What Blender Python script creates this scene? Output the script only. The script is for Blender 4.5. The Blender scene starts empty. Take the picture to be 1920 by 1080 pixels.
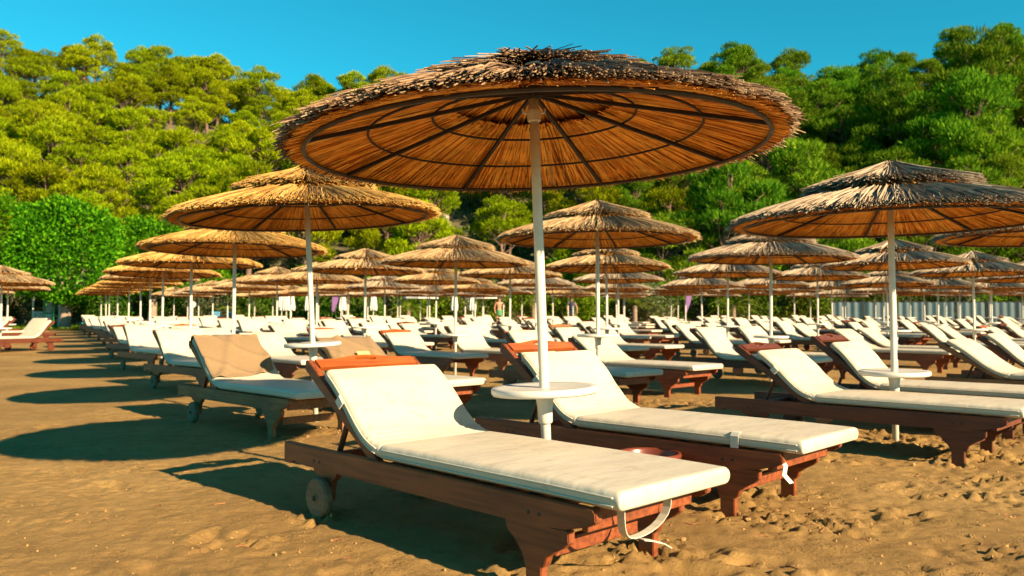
import bpy, bmesh, math, random
import numpy as np
from mathutils import Vector, Matrix
R = math.radians
rng = np.random.default_rng(7)
random.seed(7)
scene = bpy.context.scene
COL = scene.collection

# ------------------------------------------------------------------ camera, sky, sun, exposure
EYE = 0.906
cam = bpy.data.cameras.new('camera')
cam.lens = 28.0
cam.sensor_width = 36.0
cam.clip_start = 0.05
cam.clip_end = 3000
cam.dof.use_dof = True
cam.dof.focus_distance = 3.7
cam.dof.aperture_fstop = 3.6
cam_o = bpy.data.objects.new('camera', cam)
COL.objects.link(cam_o)
cam_o.location = (0, 0, EYE)
cam_o.rotation_euler = (R(90 + 2.3), 0, 0)
scene.camera = cam_o

SUN_EL = R(24.0)
SUN_DIR = Vector((0.74, -0.673, 0)).normalized()           # horizontal direction towards the sun
sun_vec = Vector((SUN_DIR.x * math.cos(SUN_EL), SUN_DIR.y * math.cos(SUN_EL), math.sin(SUN_EL)))
world = bpy.data.worlds.new('World')
scene.world = world
world.use_nodes = True
wn = world.node_tree
bg = wn.nodes['Background']
sky = wn.nodes.new('ShaderNodeTexSky')
sky.sky_type = 'NISHITA'
sky.sun_disc = False
sky.sun_elevation = SUN_EL
sky.sun_rotation = math.atan2(SUN_DIR.x, SUN_DIR.y)
sky.air_density = 1.0
sky.dust_density = 0.0
sky.ozone_density = 1.0
tint = wn.nodes.new('ShaderNodeMix')
tint.data_type = 'RGBA'
tint.blend_type = 'MULTIPLY'
tint.inputs[0].default_value = 1.0
tint.inputs[7].default_value = (0.08, 0.88, 0.88, 1)
wn.links.new(sky.outputs[0], tint.inputs[6])
wn.links.new(tint.outputs[2], bg.inputs['Color'])
bg.inputs['Strength'].default_value = 0.060

sl = bpy.data.lights.new('sun', 'SUN')
sl.energy = 5.0
sl.angle = R(0.53)
sl.color = (1.0, 0.76, 0.47)
so = bpy.data.objects.new('sun', sl)
COL.objects.link(so)
so.rotation_euler = sun_vec.to_track_quat('Z', 'Y').to_euler()

vs = scene.view_settings
vs.view_transform = 'Standard'
vs.look = 'None'
vs.gamma = 1.0
vs.exposure = 1.6
vs.use_curve_mapping = False

# ------------------------------------------------------------------ helpers
def tag(o, label=None, cat=None, group=None, kind=None):
    if label: o['label'] = label
    if cat: o['category'] = cat
    if group: o['group'] = group
    if kind: o['kind'] = kind
    return o

def obj(name, me, mat=None, parent=None, loc=None, kind=None):
    o = bpy.data.objects.new(name, me)
    COL.objects.link(o)
    if mat is not None and me is not None and len(me.materials) == 0:
        me.materials.append(mat)
    if parent is not None: o.parent = parent
    if loc is not None: o.location = loc
    if kind: o['kind'] = kind
    return o

def empty(name, loc=(0, 0, 0), rz=0.0):
    o = bpy.data.objects.new(name, None)
    COL.objects.link(o)
    o.location = loc
    o.rotation_euler = (0, 0, rz)
    return o

def copy_tree(o, parent=None):
    c = o.copy()
    COL.objects.link(c)
    c.parent = parent
    for ch in list(o.children):
        copy_tree(ch, c)
    return c

def remove_tree(o):
    for ch in list(o.children):
        remove_tree(ch)
    bpy.data.objects.remove(o)

class MB:
    """collects shapes; build() makes one mesh"""
    def __init__(s):
        s.v = []; s.f = []; s.m = []; s.mi = 0; s.sm = []; s.smooth = False
    def add(s, verts, faces):
        n = len(s.v)
        s.v.extend([tuple(map(float, p)) for p in verts])
        for f in faces:
            s.f.append(tuple(n + i for i in f)); s.m.append(s.mi); s.sm.append(s.smooth)
    def box(s, c, d, rot=None, bev=0.0):
        x, y, z = d[0] / 2, d[1] / 2, d[2] / 2
        if bev <= 0:
            P = [(-x,-y,-z),(x,-y,-z),(x,y,-z),(-x,y,-z),(-x,-y,z),(x,-y,z),(x,y,z),(-x,y,z)]
            F = [(0,3,2,1),(4,5,6,7),(0,1,5,4),(1,2,6,5),(2,3,7,6),(3,0,4,7)]
        else:
            bm = bmesh.new()
            bmesh.ops.create_cube(bm, size=1.0)
            bmesh.ops.scale(bm, vec=(d[0], d[1], d[2]), verts=bm.verts)
            bmesh.ops.bevel(bm, geom=bm.edges[:], offset=bev, segments=1, affect='EDGES')
            bm.verts.index_update()
            P = [tuple(v.co) for v in bm.verts]
            F = [tuple(v.index for v in f.verts) for f in bm.faces]
            bm.free()
        if rot is not None: P = [tuple(rot @ Vector(p)) for p in P]
        s.add([(p[0]+c[0], p[1]+c[1], p[2]+c[2]) for p in P], F)
    def tube(s, pts, rad, n=8, caps=True, closed=False):
        pts = [Vector(p) for p in pts]
        k = len(pts)
        if not hasattr(rad, '__len__'): rad = [rad] * k
        V = []; up = None
        for i in range(k):
            if closed: t = pts[(i+1) % k] - pts[i-1]
            else: t = pts[min(i+1, k-1)] - pts[max(i-1, 0)]
            t = t.normalized() if t.length > 1e-9 else Vector((0, 0, 1))
            if up is None:
                up = t.orthogonal().normalized()
            up = (up - t * up.dot(t))
            up = up.normalized() if up.length > 1e-6 else t.orthogonal().normalized()
            b = t.cross(up)
            for j in range(n):
                a = 2 * math.pi * j / n
                V.append(pts[i] + (up * math.cos(a) + b * math.sin(a)) * rad[i])
        F = []
        for i in range(k if closed else k - 1):
            i2 = (i + 1) % k
            for j in range(n):
                F.append((i*n+j, i*n+(j+1) % n, i2*n+(j+1) % n, i2*n+j))
        if caps and not closed:
            F.append(tuple(range(n-1, -1, -1))); F.append(tuple((k-1)*n + j for j in range(n)))
        s.add(V, F)
    def lathe(s, prof, n=24, c=(0, 0, 0), axis='z'):
        V = []; F = []
        for r, z in prof:
            for j in range(n):
                a = 2 * math.pi * j / n
                p = (r*math.cos(a), r*math.sin(a), z)
                if axis == 'y': p = (p[0], p[2], p[1])
                V.append((p[0]+c[0], p[1]+c[1], p[2]+c[2]))
        k = len(prof)
        for i in range(k-1):
            for j in range(n):
                q = (i*n+j, i*n+(j+1) % n, (i+1)*n+(j+1) % n, (i+1)*n+j)
                F.append(q if axis == 'z' else q[::-1])
        if prof[0][0] > 1e-5: F.append(tuple(range(n-1, -1, -1)))
        if prof[-1][0] > 1e-5: F.append(tuple((k-1)*n + j for j in range(n)))
        s.add(V, F)
    def prism(s, poly, y0, y1):
        """polygon in x-z extruded from y0 to y1"""
        n = len(poly)
        V = [(p[0], y0, p[1]) for p in poly] + [(p[0], y1, p[1]) for p in poly]
        F = [tuple(range(n)), tuple(range(2*n-1, n-1, -1))]
        for i in range(n):
            j = (i+1) % n
            F.append((i, n+i, n+j, j))
        s.add(V, F)
    def mesh(s, name, mats=None, fix=True):
        me = bpy.data.meshes.new(name)
        me.from_pydata(s.v, [], s.f)
        if mats:
            for m in mats: me.materials.append(m)
        me.polygons.foreach_set('material_index', s.m)
        me.polygons.foreach_set('use_smooth', s.sm)
        if fix:
            bm = bmesh.new(); bm.from_mesh(me)
            bmesh.ops.recalc_face_normals(bm, faces=bm.faces[:])
            bm.to_mesh(me); bm.free()
        me.update()
        return me
    def build(s, name, mat, parent=None, loc=None, bevel=0.0):
        o = obj(name, s.mesh(name, [mat]), None, parent, loc)
        return o

def bevel_mesh(me, w, seg=2):
    bm = bmesh.new(); bm.from_mesh(me)
    bmesh.ops.bevel(bm, geom=[e for e in bm.edges if e.calc_face_angle(0) > 0.6], offset=w, segments=seg, affect='EDGES', clamp_overlap=True)
    bm.to_mesh(me); bm.free()
    return me

def mesh_np(name, V, F, mat=None, smooth=False):
    """V (n,3) array, F (m,k) array with one face size"""
    V = np.ascontiguousarray(V, dtype=np.float32); F = np.ascontiguousarray(F, dtype=np.int32)
    me = bpy.data.meshes.new(name)
    k = F.shape[1]
    me.vertices.add(len(V)); me.vertices.foreach_set('co', V.ravel())
    me.loops.add(F.size); me.loops.foreach_set('vertex_index', F.ravel())
    me.polygons.add(len(F)); me.polygons.foreach_set('loop_start', np.arange(0, F.size, k, dtype=np.int32))
    me.polygons.foreach_set('use_smooth', np.full(len(F), smooth))
    me.update(calc_edges=True)
    me.validate()
    if mat: me.materials.append(mat)
    return me

def vnoise(x, y, seed=0):
    """2-D value noise, numpy arrays"""
    xi = np.floor(x).astype(np.int64); yi = np.floor(y).astype(np.int64)
    fx = x - xi; fy = y - yi
    fx = fx*fx*fx*(fx*(fx*6-15)+10); fy = fy*fy*fy*(fy*(fy*6-15)+10)
    def h(a, b):
        n = (a * 374761393 + b * 668265263 + seed * 974711) & 0xffffffff
        n = ((n ^ (n >> 13)) * 1274126177) & 0xffffffff
        return ((n ^ (n >> 16)) & 0xffff) / 65535.0
    return (h(xi, yi)*(1-fx)+h(xi+1, yi)*fx)*(1-fy) + (h(xi, yi+1)*(1-fx)+h(xi+1, yi+1)*fx)*fy

def fbm(x, y, seed=0, o=3):
    s = 0; a = 0.5
    for k in range(o):
        s = s + a * vnoise(x * 2**k + 17.3*k, y * 2**k - 9.1*k, seed + k); a *= 0.5
    return s

# ------------------------------------------------------------------ materials
def new_mat(name):
    m = bpy.data.materials.new(name)
    m.use_nodes = True
    nt = m.node_tree
    b = nt.nodes['Principled BSDF']
    return m, nt, b, nt.links

def ramp(nt, stops):
    r = nt.nodes.new('ShaderNodeValToRGB')
    while len(r.color_ramp.elements) < len(stops): r.color_ramp.elements.new(0.5)
    for e, (p, c) in zip(r.color_ramp.elements, stops):
        e.position = p; e.color = (c[0], c[1], c[2], 1)
    return r

def noise(nt, scale, detail=4, rough=0.55, coord='Object', vec=None):
    n = nt.nodes.new('ShaderNodeTexNoise')
    n.inputs['Scale'].default_value = scale; n.inputs['Detail'].default_value = detail; n.inputs['Roughness'].default_value = rough
    if vec is not None: nt.links.new(vec, n.inputs['Vector'])
    else:
        t = nt.nodes.new('ShaderNodeTexCoord'); nt.links.new(t.outputs[coord], n.inputs['Vector'])
    return n

def bump(nt, b, src, strength, dist):
    bp = nt.nodes.new('ShaderNodeBump')
    bp.inputs['Strength'].default_value = strength; bp.inputs['Distance'].default_value = dist
    nt.links.new(src, bp.inputs['Height']); nt.links.new(bp.outputs[0], b.inputs['Normal'])
    return bp

def mapping(nt, scale, coord='Object'):
    t = nt.nodes.new('ShaderNodeTexCoord'); mp = nt.nodes.new('ShaderNodeMapping')
    mp.inputs['Scale'].default_value = scale
    nt.links.new(t.outputs[coord], mp.inputs['Vector'])
    return mp.outputs[0]

def mat_simple(name, col, rough=0.6, var=0.12, scale=8, bumps=0.0, metallic=0.0):
    m, nt, b, L = new_mat(name)
    col = [c*0.68 for c in col]
    n = noise(nt, scale, 5, 0.6)
    lo = [c*(1-var) for c in col]; hi = [min(1, c*(1+var)) for c in col]
    r = ramp(nt, [(0.3, lo), (0.7, hi)])
    L.new(n.outputs['Fac'], r.inputs[0]); L.new(r.outputs[0], b.inputs['Base Color'])
    b.inputs['Roughness'].default_value = rough; b.inputs['Metallic'].default_value = metallic
    if bumps: bump(nt, b, n.outputs['Fac'], bumps, 0.01)
    return m

def mat_sand():
    m, nt, b, L = new_mat('sand')
    n1 = noise(nt, 0.55, 6, 0.6); n2 = noise(nt, 9, 6, 0.7); n3 = noise(nt, 240, 3, 0.7)
    r1 = ramp(nt, [(0.32, (0.235, 0.135, 0.045)), (0.55, (0.315, 0.192, 0.066)), (0.75, (0.39, 0.250, 0.094))])
    L.new(n1.outputs['Fac'], r1.inputs[0])
    r2 = ramp(nt, [(0.25, (0.62, 0.60, 0.56)), (0.5, (0.95, 0.95, 0.95)), (0.72, (1.12, 1.12, 1.10))])
    L.new(n2.outputs['Fac'], r2.inputs[0])
    mx = nt.nodes.new('ShaderNodeMix'); mx.data_type = 'RGBA'; mx.blend_type = 'MULTIPLY'; mx.inputs[0].default_value = 0.8
    L.new(r1.outputs[0], mx.inputs[6]); L.new(r2.outputs[0], mx.inputs[7])
    r3 = ramp(nt, [(0.3, (0.6, 0.58, 0.55)), (0.5, (1, 1, 1)), (0.75, (1.15, 1.15, 1.15))])
    L.new(n3.outputs['Fac'], r3.inputs[0])
    mx2 = nt.nodes.new('ShaderNodeMix'); mx2.data_type = 'RGBA'; mx2.blend_type = 'MULTIPLY'; mx2.inputs[0].default_value = 0.6
    L.new(mx.outputs[2], mx2.inputs[6]); L.new(r3.outputs[0], mx2.inputs[7])
    n6 = noise(nt, 95, 3, 0.65)
    r6 = ramp(nt, [(0.30, (0.45, 0.42, 0.40)), (0.40, (1, 1, 1)), (0.63, (1, 1, 1)), (0.72, (1.35, 1.35, 1.3))])
    L.new(n6.outputs['Fac'], r6.inputs[0])
    mx3 = nt.nodes.new('ShaderNodeMix'); mx3.data_type = 'RGBA'; mx3.blend_type = 'MULTIPLY'; mx3.inputs[0].default_value = 0.8
    L.new(mx2.outputs[2], mx3.inputs[6]); L.new(r6.outputs[0], mx3.inputs[7])
    L.new(mx3.outputs[2], b.inputs['Base Color'])
    b.inputs['Roughness'].default_value = 0.95
    b.inputs['Specular IOR Level'].default_value = 0.15
    ad = nt.nodes.new('ShaderNodeMath'); ad.operation = 'MULTIPLY_ADD'; ad.inputs[1].default_value = 0.35
    L.new(n3.outputs['Fac'], ad.inputs[0]); L.new(n2.outputs['Fac'], ad.inputs[2])
    n4 = noise(nt, 55, 4, 0.6)
    r4 = ramp(nt, [(0.52, (0, 0, 0)), (0.66, (1, 1, 1))]); L.new(n4.outputs['Fac'], r4.inputs[0])
    n5 = noise(nt, 1.7, 4, 0.6)
    r5 = ramp(nt, [(0.50, (0, 0, 0)), (0.62, (1, 1, 1))]); L.new(n5.outputs['Fac'], r5.inputs[0])
    mu = nt.nodes.new('ShaderNodeMath'); mu.operation = 'MULTIPLY'; L.new(r4.outputs[0], mu.inputs[0]); L.new(r5.outputs[0], mu.inputs[1])
    ad2 = nt.nodes.new('ShaderNodeMath'); ad2.operation = 'MULTIPLY_ADD'; ad2.inputs[1].default_value = 0.5
    L.new(mu.outputs[0], ad2.inputs[0]); L.new(ad.outputs[0], ad2.inputs[2])
    bump(nt, b, ad2.outputs[0], 0.8, 0.022)
    return m

def mat_wood(name, c0, c1, c2, rough=0.5, grain=(1.5, 26, 26)):
    m, nt, b, L = new_mat(name)
    v = mapping(nt, grain)
    n = noise(nt, 1.6, 6, 0.6, vec=v)
    n2 = noise(nt, 3.5, 4, 0.6)
    r = ramp(nt, [(0.28, c0), (0.5, c1), (0.74, c2)])
    L.new(n.outputs['Fac'], r.inputs[0])
    r2 = ramp(nt, [(0.3, (0.6, 0.57, 0.55)), (0.62, (1.0, 1.0, 1.0))])
    L.new(n2.outputs['Fac'], r2.inputs[0])
    mx = nt.nodes.new('ShaderNodeMix'); mx.data_type = 'RGBA'; mx.blend_type = 'MULTIPLY'; mx.inputs[0].default_value = 0.7
    L.new(r.outputs[0], mx.inputs[6]); L.new(r2.outputs[0], mx.inputs[7])
    L.new(mx.outputs[2], b.inputs['Base Color'])
    b.inputs['Roughness'].default_value = rough
    bump(nt, b, n.outputs['Fac'], 0.25, 0.004)
    return m

def mat_cushion(name, col, dirt):
    m, nt, b, L = new_mat(name)
    n1 = noise(nt, 2.2, 5, 0.6); n2 = noise(nt, 16, 5, 0.65)
    r = ramp(nt, [(0.3, [c*0.86 for c in col]), (0.62, col)])
    L.new(n1.outputs['Fac'], r.inputs[0])
    r2 = ramp(nt, [(0.26, dirt), (0.44, (1, 1, 1))])
    L.new(n2.outputs['Fac'], r2.inputs[0])
    mx = nt.nodes.new('ShaderNodeMix'); mx.data_type = 'RGBA'; mx.blend_type = 'MULTIPLY'; mx.inputs[0].default_value = 0.7
    L.new(r.outputs[0], mx.inputs[6]); L.new(r2.outputs[0], mx.inputs[7])
    L.new(mx.outputs[2], b.inputs['Base Color'])
    b.inputs['Roughness'].default_value = 0.5
    b.inputs['Specular IOR Level'].default_value = 0.4
    w = mapping(nt, (7, 2.2, 7)); n3 = noise(nt, 1.4, 3, 0.5, vec=w)
    bump(nt, b, n3.outputs['Fac'], 0.35, 0.02)
    return m

def mat_reed(name, dark, mid, light, transl=0.0):
    m, nt, b, L = new_mat(name)
    g = nt.nodes.new('ShaderNodeNewGeometry')
    r = ramp(nt, [(0.0, [c*0.35 for c in dark]), (0.10, dark), (0.45, mid), (1.0, light)])
    L.new(g.outputs['Random Per Island'], r.inputs[0])
    n = noise(nt, 9, 5, 0.65)
    r2 = ramp(nt, [(0.3, (0.55, 0.52, 0.5)), (0.6, (1.05, 1.05, 1.05))])
    L.new(n.outputs['Fac'], r2.inputs[0])
    mx = nt.nodes.new('ShaderNodeMix'); mx.data_type = 'RGBA'; mx.blend_type = 'MULTIPLY'; mx.inputs[0].default_value = 0.75
    L.new(r.outputs[0], mx.inputs[6]); L.new(r2.outputs[0], mx.inputs[7])
    L.new(mx.outputs[2], b.inputs['Base Color'])
    b.inputs['Roughness'].default_value = 0.7
    b.inputs['Specular IOR Level'].default_value = 0.25
    if transl:
        out = nt.nodes['Material Output']
        t = nt.nodes.new('ShaderNodeBsdfTranslucent'); ms = nt.nodes.new('ShaderNodeMixShader'); ms.inputs[0].default_value = transl
        L.new(mx.outputs[2], t.inputs['Color']); L.new(b.outputs[0], ms.inputs[1]); L.new(t.outputs[0], ms.inputs[2])
        L.new(ms.outputs[0], out.inputs['Surface'])
    return m

def mat_leaf(name, c0, c1, c2, transl=0.35, hue_var=0.03, val_var=0.3):
    m, nt, b, L = new_mat(name)
    g = nt.nodes.new('ShaderNodeNewGeometry'); oi = nt.nodes.new('ShaderNodeObjectInfo')
    r = ramp(nt, [(0.0, c0), (0.5, c1), (1.0, c2)])
    L.new(g.outputs['Random Per Island'], r.inputs[0])
    hs = nt.nodes.new('ShaderNodeHueSaturation')
    m1 = nt.nodes.new('ShaderNodeMapRange'); m1.inputs['To Min'].default_value = 0.5 - hue_var; m1.inputs['To Max'].default_value = 0.5 + hue_var
    m2 = nt.nodes.new('ShaderNodeMapRange'); m2.inputs['To Min'].default_value = 1 - val_var; m2.inputs['To Max'].default_value = 1 + val_var
    fr = nt.nodes.new('ShaderNodeMath'); fr.operation = 'MULTIPLY'; fr.inputs[1].default_value = 7.31
    fr2 = nt.nodes.new('ShaderNodeMath'); fr2.operation = 'FRACT'
    L.new(oi.outputs['Random'], m1.inputs[0]); L.new(oi.outputs['Random'], fr.inputs[0]); L.new(fr.outputs[0], fr2.inputs[0]); L.new(fr2.outputs[0], m2.inputs[0])
    L.new(m1.outputs[0], hs.inputs['Hue']); L.new(m2.outputs[0], hs.inputs['Value']); L.new(r.outputs[0], hs.inputs['Color'])
    L.new(hs.outputs[0], b.inputs['Base Color'])
    b.inputs['Roughness'].default_value = 0.7; b.inputs['Specular IOR Level'].default_value = 0.04
    out = nt.nodes['Material Output']
    t = nt.nodes.new('ShaderNodeBsdfTranslucent'); ms = nt.nodes.new('ShaderNodeMixShader'); ms.inputs[0].default_value = transl
    L.new(hs.outputs[0], t.inputs['Color']); L.new(b.outputs[0], ms.inputs[1]); L.new(t.outputs[0], ms.inputs[2])
    L.new(ms.outputs[0], out.inputs['Surface'])
    return m

M = {}
M['sand'] = mat_sand()
M['wood'] = mat_wood('stained_wood', (0.075, 0.017, 0.005), (0.195, 0.046, 0.012), (0.30, 0.076, 0.019))
M['wood_head'] = mat_wood('sunlit_varnished_wood', (0.18, 0.036, 0.008), (0.36, 0.080, 0.014), (0.45, 0.110, 0.021), 0.4, (26, 1.5, 26))  # varnished headboards, with the full sun they face put into a brighter orange
M['wood_dark'] = mat_wood('dark_stained_wood', (0.050, 0.013, 0.006), (0.11, 0.026, 0.009), (0.17, 0.042, 0.014))
M['wood_old'] = mat_wood('weathered_wood', (0.13, 0.05, 0.018), (0.25, 0.105, 0.036), (0.34, 0.165, 0.062), 0.7)
M['wheel'] = mat_wood('wheel_wood', (0.10, 0.06, 0.03), (0.17, 0.11, 0.055), (0.23, 0.155, 0.08), 0.75)
M['cushion'] = mat_cushion('cream_vinyl', (0.52, 0.465, 0.365), (0.74, 0.66, 0.52))
M['piping'] = mat_simple('piping', (0.72, 0.66, 0.52), 0.5, 0.1, 30)
M['strap'] = mat_simple('strap_webbing', (0.78, 0.74, 0.62), 0.7, 0.1, 40)
M['iron'] = mat_simple('dark_iron', (0.035, 0.025, 0.02), 0.5, 0.3, 30)
M['paint'] = mat_simple('white_pole_paint', (0.80, 0.75, 0.66), 0.42, 0.13, 7, 0.08)
M['plastic'] = mat_simple('white_plastic', (0.78, 0.76, 0.70), 0.38, 0.05, 9)
M['towel'] = mat_simple('tan_towel', (0.30, 0.195, 0.10), 0.95, 0.12, 90, 0.3)
M['reed_gold'] = mat_reed('golden_thatch', (0.19, 0.085, 0.016), (0.41, 0.225, 0.050), (0.54, 0.34, 0.105))
M['reed_tan'] = mat_reed('tan_thatch', (0.15, 0.08, 0.033), (0.33, 0.21, 0.095), (0.47, 0.34, 0.18))
M['reed_grey'] = mat_reed('weathered_thatch', (0.10, 0.066, 0.042), (0.27, 0.195, 0.120), (0.46, 0.365, 0.255))
M['reed_brown'] = mat_reed('brown_thatch', (0.070, 0.033, 0.016), (0.21, 0.12, 0.060), (0.38, 0.26, 0.150))
M['lining'] = mat_reed('reed_lining', (0.50, 0.14, 0.012), (0.95, 0.38, 0.04), (0.97, 0.54, 0.10), 0.12)
M['lining_sheet'] = mat_simple('thatch_core', (0.60, 0.22, 0.03), 0.9, 0.3, 20)
M['rib'] = mat_simple('rib_iron', (0.022, 0.012, 0.008), 0.7, 0.4, 25)
M['ring'] = mat_simple('ring_pipe', (0.045, 0.027, 0.017), 0.55, 0.4, 18)
M['bark'] = mat_simple('pine_bark', (0.20, 0.12, 0.08), 0.9, 0.4, 6, 0.6)
M['bark_pale'] = mat_simple('pale_bark', (0.36, 0.26, 0.19), 0.9, 0.3, 5, 0.5)
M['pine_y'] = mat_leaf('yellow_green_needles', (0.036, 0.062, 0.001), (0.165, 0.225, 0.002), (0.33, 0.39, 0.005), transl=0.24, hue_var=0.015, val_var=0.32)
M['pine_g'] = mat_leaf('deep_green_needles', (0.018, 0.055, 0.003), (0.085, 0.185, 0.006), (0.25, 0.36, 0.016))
M['ficus'] = mat_leaf('glossy_green_leaves', (0.012, 0.065, 0.002), (0.055, 0.205, 0.004), (0.155, 0.37, 0.010), hue_var=0.01, val_var=0.1)
M['shrub'] = mat_leaf('shrub_leaves', (0.020, 0.050, 0.004), (0.065, 0.120, 0.008), (0.15, 0.21, 0.02), hue_var=0.04)
M['olive'] = mat_leaf('olive_leaves', (0.045, 0.065, 0.023), (0.10, 0.125, 0.05), (0.17, 0.20, 0.09))
M['palm'] = mat_leaf('palm_leaves', (0.04, 0.075, 0.006), (0.11, 0.165, 0.014), (0.22, 0.26, 0.035))
M['soil'] = mat_simple('hillside_soil', (0.13, 0.11, 0.05), 0.95, 0.45, 0.35, 0.4)
M['rock'] = mat_simple('pale_rock', (0.50, 0.40, 0.29), 0.9, 0.35, 1.2, 0.8)
M['grass'] = mat_leaf('lawn_grass', (0.03, 0.09, 0.004), (0.075, 0.15, 0.008), (0.14, 0.22, 0.02))
M['canvas'] = mat_simple('cream_canvas', (0.74, 0.66, 0.46), 0.8, 0.08, 3)
M['canvas_white'] = mat_simple('white_canvas', (0.78, 0.76, 0.72), 0.8, 0.06, 3)
M['clay'] = mat_simple('red_pot_plastic', (0.20, 0.045, 0.022), 0.35, 0.2, 10)
M['green_frame'] = mat_simple('green_frame', (0.02, 0.30, 0.07), 0.5, 0.1, 8)
M['board'] = mat_simple('teal_board', (0.03, 0.14, 0.13), 0.5, 0.15, 5)
M['white_sign'] = mat_simple('white_sign_paint', (0.80, 0.78, 0.76), 0.4, 0.05, 5)
M['blue_plastic'] = mat_simple('blue_plastic', (0.02, 0.28, 0.50), 0.4, 0.1, 8)
M['blue_sheet'] = mat_simple('blue_grey_sheet', (0.035, 0.085, 0.11), 0.5, 0.25, 1.5)
M['purple'] = mat_simple('purple_flag_cloth', (0.28, 0.13, 0.36), 0.8, 0.15, 4)
M['pink'] = mat_simple('pink_flag_cloth', (0.75, 0.45, 0.45), 0.8, 0.15, 4)
M['orange'] = mat_simple('orange_render', (0.55, 0.20, 0.06), 0.8, 0.2, 3)
M['orange_cloth'] = mat_simple('orange_cloth', (0.62, 0.20, 0.03), 0.8, 0.2, 12)
M['tile_roof'] = mat_simple('terracotta', (0.42, 0.14, 0.06), 0.85, 0.25, 4)
M['skin'] = mat_simple('skin', (0.50, 0.24, 0.14), 0.55, 0.1, 6)
M['cloth_navy'] = mat_simple('navy_cloth', (0.03, 0.04, 0.09), 0.85, 0.2, 9)
M['cloth_green'] = mat_simple('green_cloth', (0.08, 0.30, 0.12), 0.85, 0.2, 9)
M['hair'] = mat_simple('dark_hair', (0.03, 0.02, 0.015), 0.6, 0.3, 20)
M['clod'] = mat_simple('sand_clod', (0.43, 0.255, 0.085), 0.95, 0.3, 14, 0.4)
M['twig'] = mat_simple('dry_twig', (0.42, 0.17, 0.06), 0.85, 0.4, 12)

# ------------------------------------------------------------------ ground
def beach_z(x, y):
    t = np.maximum(np.asarray(y, dtype=float) - 8.0, 0.0)
    return 0.0132 * t * t / (t + 5.0)

LEG_SPOTS = []          # where wood stands in the sand, with churned sand round it (x, y, radius)

CHURN = [(1.30, 3.60, 0.34, 1.2), (0.97, 2.94, 0.28, 1.0), (1.92, 3.08, 0.26, 1.2), (3.1, 5.2, 0.45, 1.2), (1.78, 3.76, 0.22, 0.8), (2.35, 4.1, 0.30, 1.0), (2.75, 4.55, 0.3, 1.0),
         (-1.12, 3.30, 0.24, 0.8), (-1.42, 3.05, 0.20, 0.6), (1.55, 2.75, 0.22, 0.9), (0.2, 2.75, 0.2, 0.7), (0.4, 6.3, 0.4, 0.9), (-0.6, 6.6, 0.4, 0.8), (1.5, 6.9, 0.5, 0.9)]

def relief(X, Y):
    near = np.clip((16.0 - Y) / 8.0, 0.15, 1)
    z = (fbm(X*0.9, Y*0.9, 3, 3) - 0.45) * 0.035
    z += (fbm(X*4.5, Y*6.5, 11, 3) - 0.45) * 0.018
    z += (fbm(X*13, Y*17, 23, 2) - 0.37) * 0.009
    z += (vnoise(X*29, Y*33, 29) - 0.5) * 0.0060
    mask = np.clip((fbm(X*0.9 + 3.1, Y*1.3 + 8.7, 31, 3) - 0.40) * 6.0, 0, 1)
    mask = np.maximum(mask * np.clip(0.55 + 0.2*X, 0.25, 1.1), 0)
    for (lx, ly, lr) in LEG_SPOTS:
        d2 = ((X-lx)**2 + (Y-ly)**2) / (lr*lr)
        mask = np.maximum(mask, np.exp(-d2*1.0) * 1.2)
    for (cx, cy, cr, ck) in CHURN:
        mask = np.maximum(mask, ck*np.exp(-(((X-cx)/cr)**2 + ((Y-cy)/(cr*0.75))**2)))
    lumps = np.clip(fbm(X*29, Y*29, 41, 2) - 0.36, 0, 1) * 0.115 - np.clip(fbm(X*15+5, Y*18, 47, 2) - 0.40, 0, 1) * 0.17
    mask = mask * np.clip(vnoise(X*4, Y*4, 53)*2.2 - 0.25, 0, 1)
    z += mask * lumps
    # foot prints: shallow oval dents with a rim
    for k in range(70):
        fx = rs_foot[k, 0]; fy = rs_foot[k, 1]; an = rs_foot[k, 2]
        u = (X-fx)*math.cos(an) + (Y-fy)*math.sin(an); v = -(X-fx)*math.sin(an) + (Y-fy)*math.cos(an)
        q = (u/0.14)**2 + (v/0.055)**2
        sel = q < 4
        z[sel] += (-0.022*np.exp(-q[sel]*1.3) + 0.011*np.exp(-(np.sqrt(q[sel])-1.35)**2*9))
    return z * near

rs_foot = np.stack([rng.uniform(-4, 5, 70), rng.uniform(2.0, 9.0, 70), rng.uniform(0, 6.3, 70)], 1)

def build_ground():
    def axis(segs):
        out = []
        for a, b, st in segs:
            n = max(1, int(round((b-a)/st)))
            out += list(np.linspace(a, b, n, endpoint=False))
        out.append(segs[-1][1])
        return np.array(out)
    xs = axis([(-170, -30, 10), (-30, -10, 1.0), (-10, -4.2, 0.12), (-4.2, 4.6, 0.0185), (4.6, 10, 0.1), (10, 40, 1.0), (40, 190, 10)])
    ys = axis([(-70, -4, 6), (-4, 1.4, 0.3), (1.4, 5.4, 0.0175), (5.4, 6.4, 0.025), (6.4, 9.5, 0.04), (9.5, 16, 0.15), (16, 62, 1.0)])
    X, Y = np.meshgrid(xs, ys)
    Z = beach_z(X, Y) + relief(X, Y)
    V = np.stack([X.ravel(), Y.ravel(), Z.ravel()], 1)
    nx, ny = len(xs), len(ys)
    i = np.arange(nx-1)[None, :] + nx*np.arange(ny-1)[:, None]
    F = np.stack([i, i+1, i+nx+1, i+nx], -1).reshape(-1, 4)
    o = obj('sand_ground', mesh_np('sand_ground', V, F, M['sand'], True))
    tag(o, 'brown churned beach sand', kind='structure')
    return o

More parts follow.
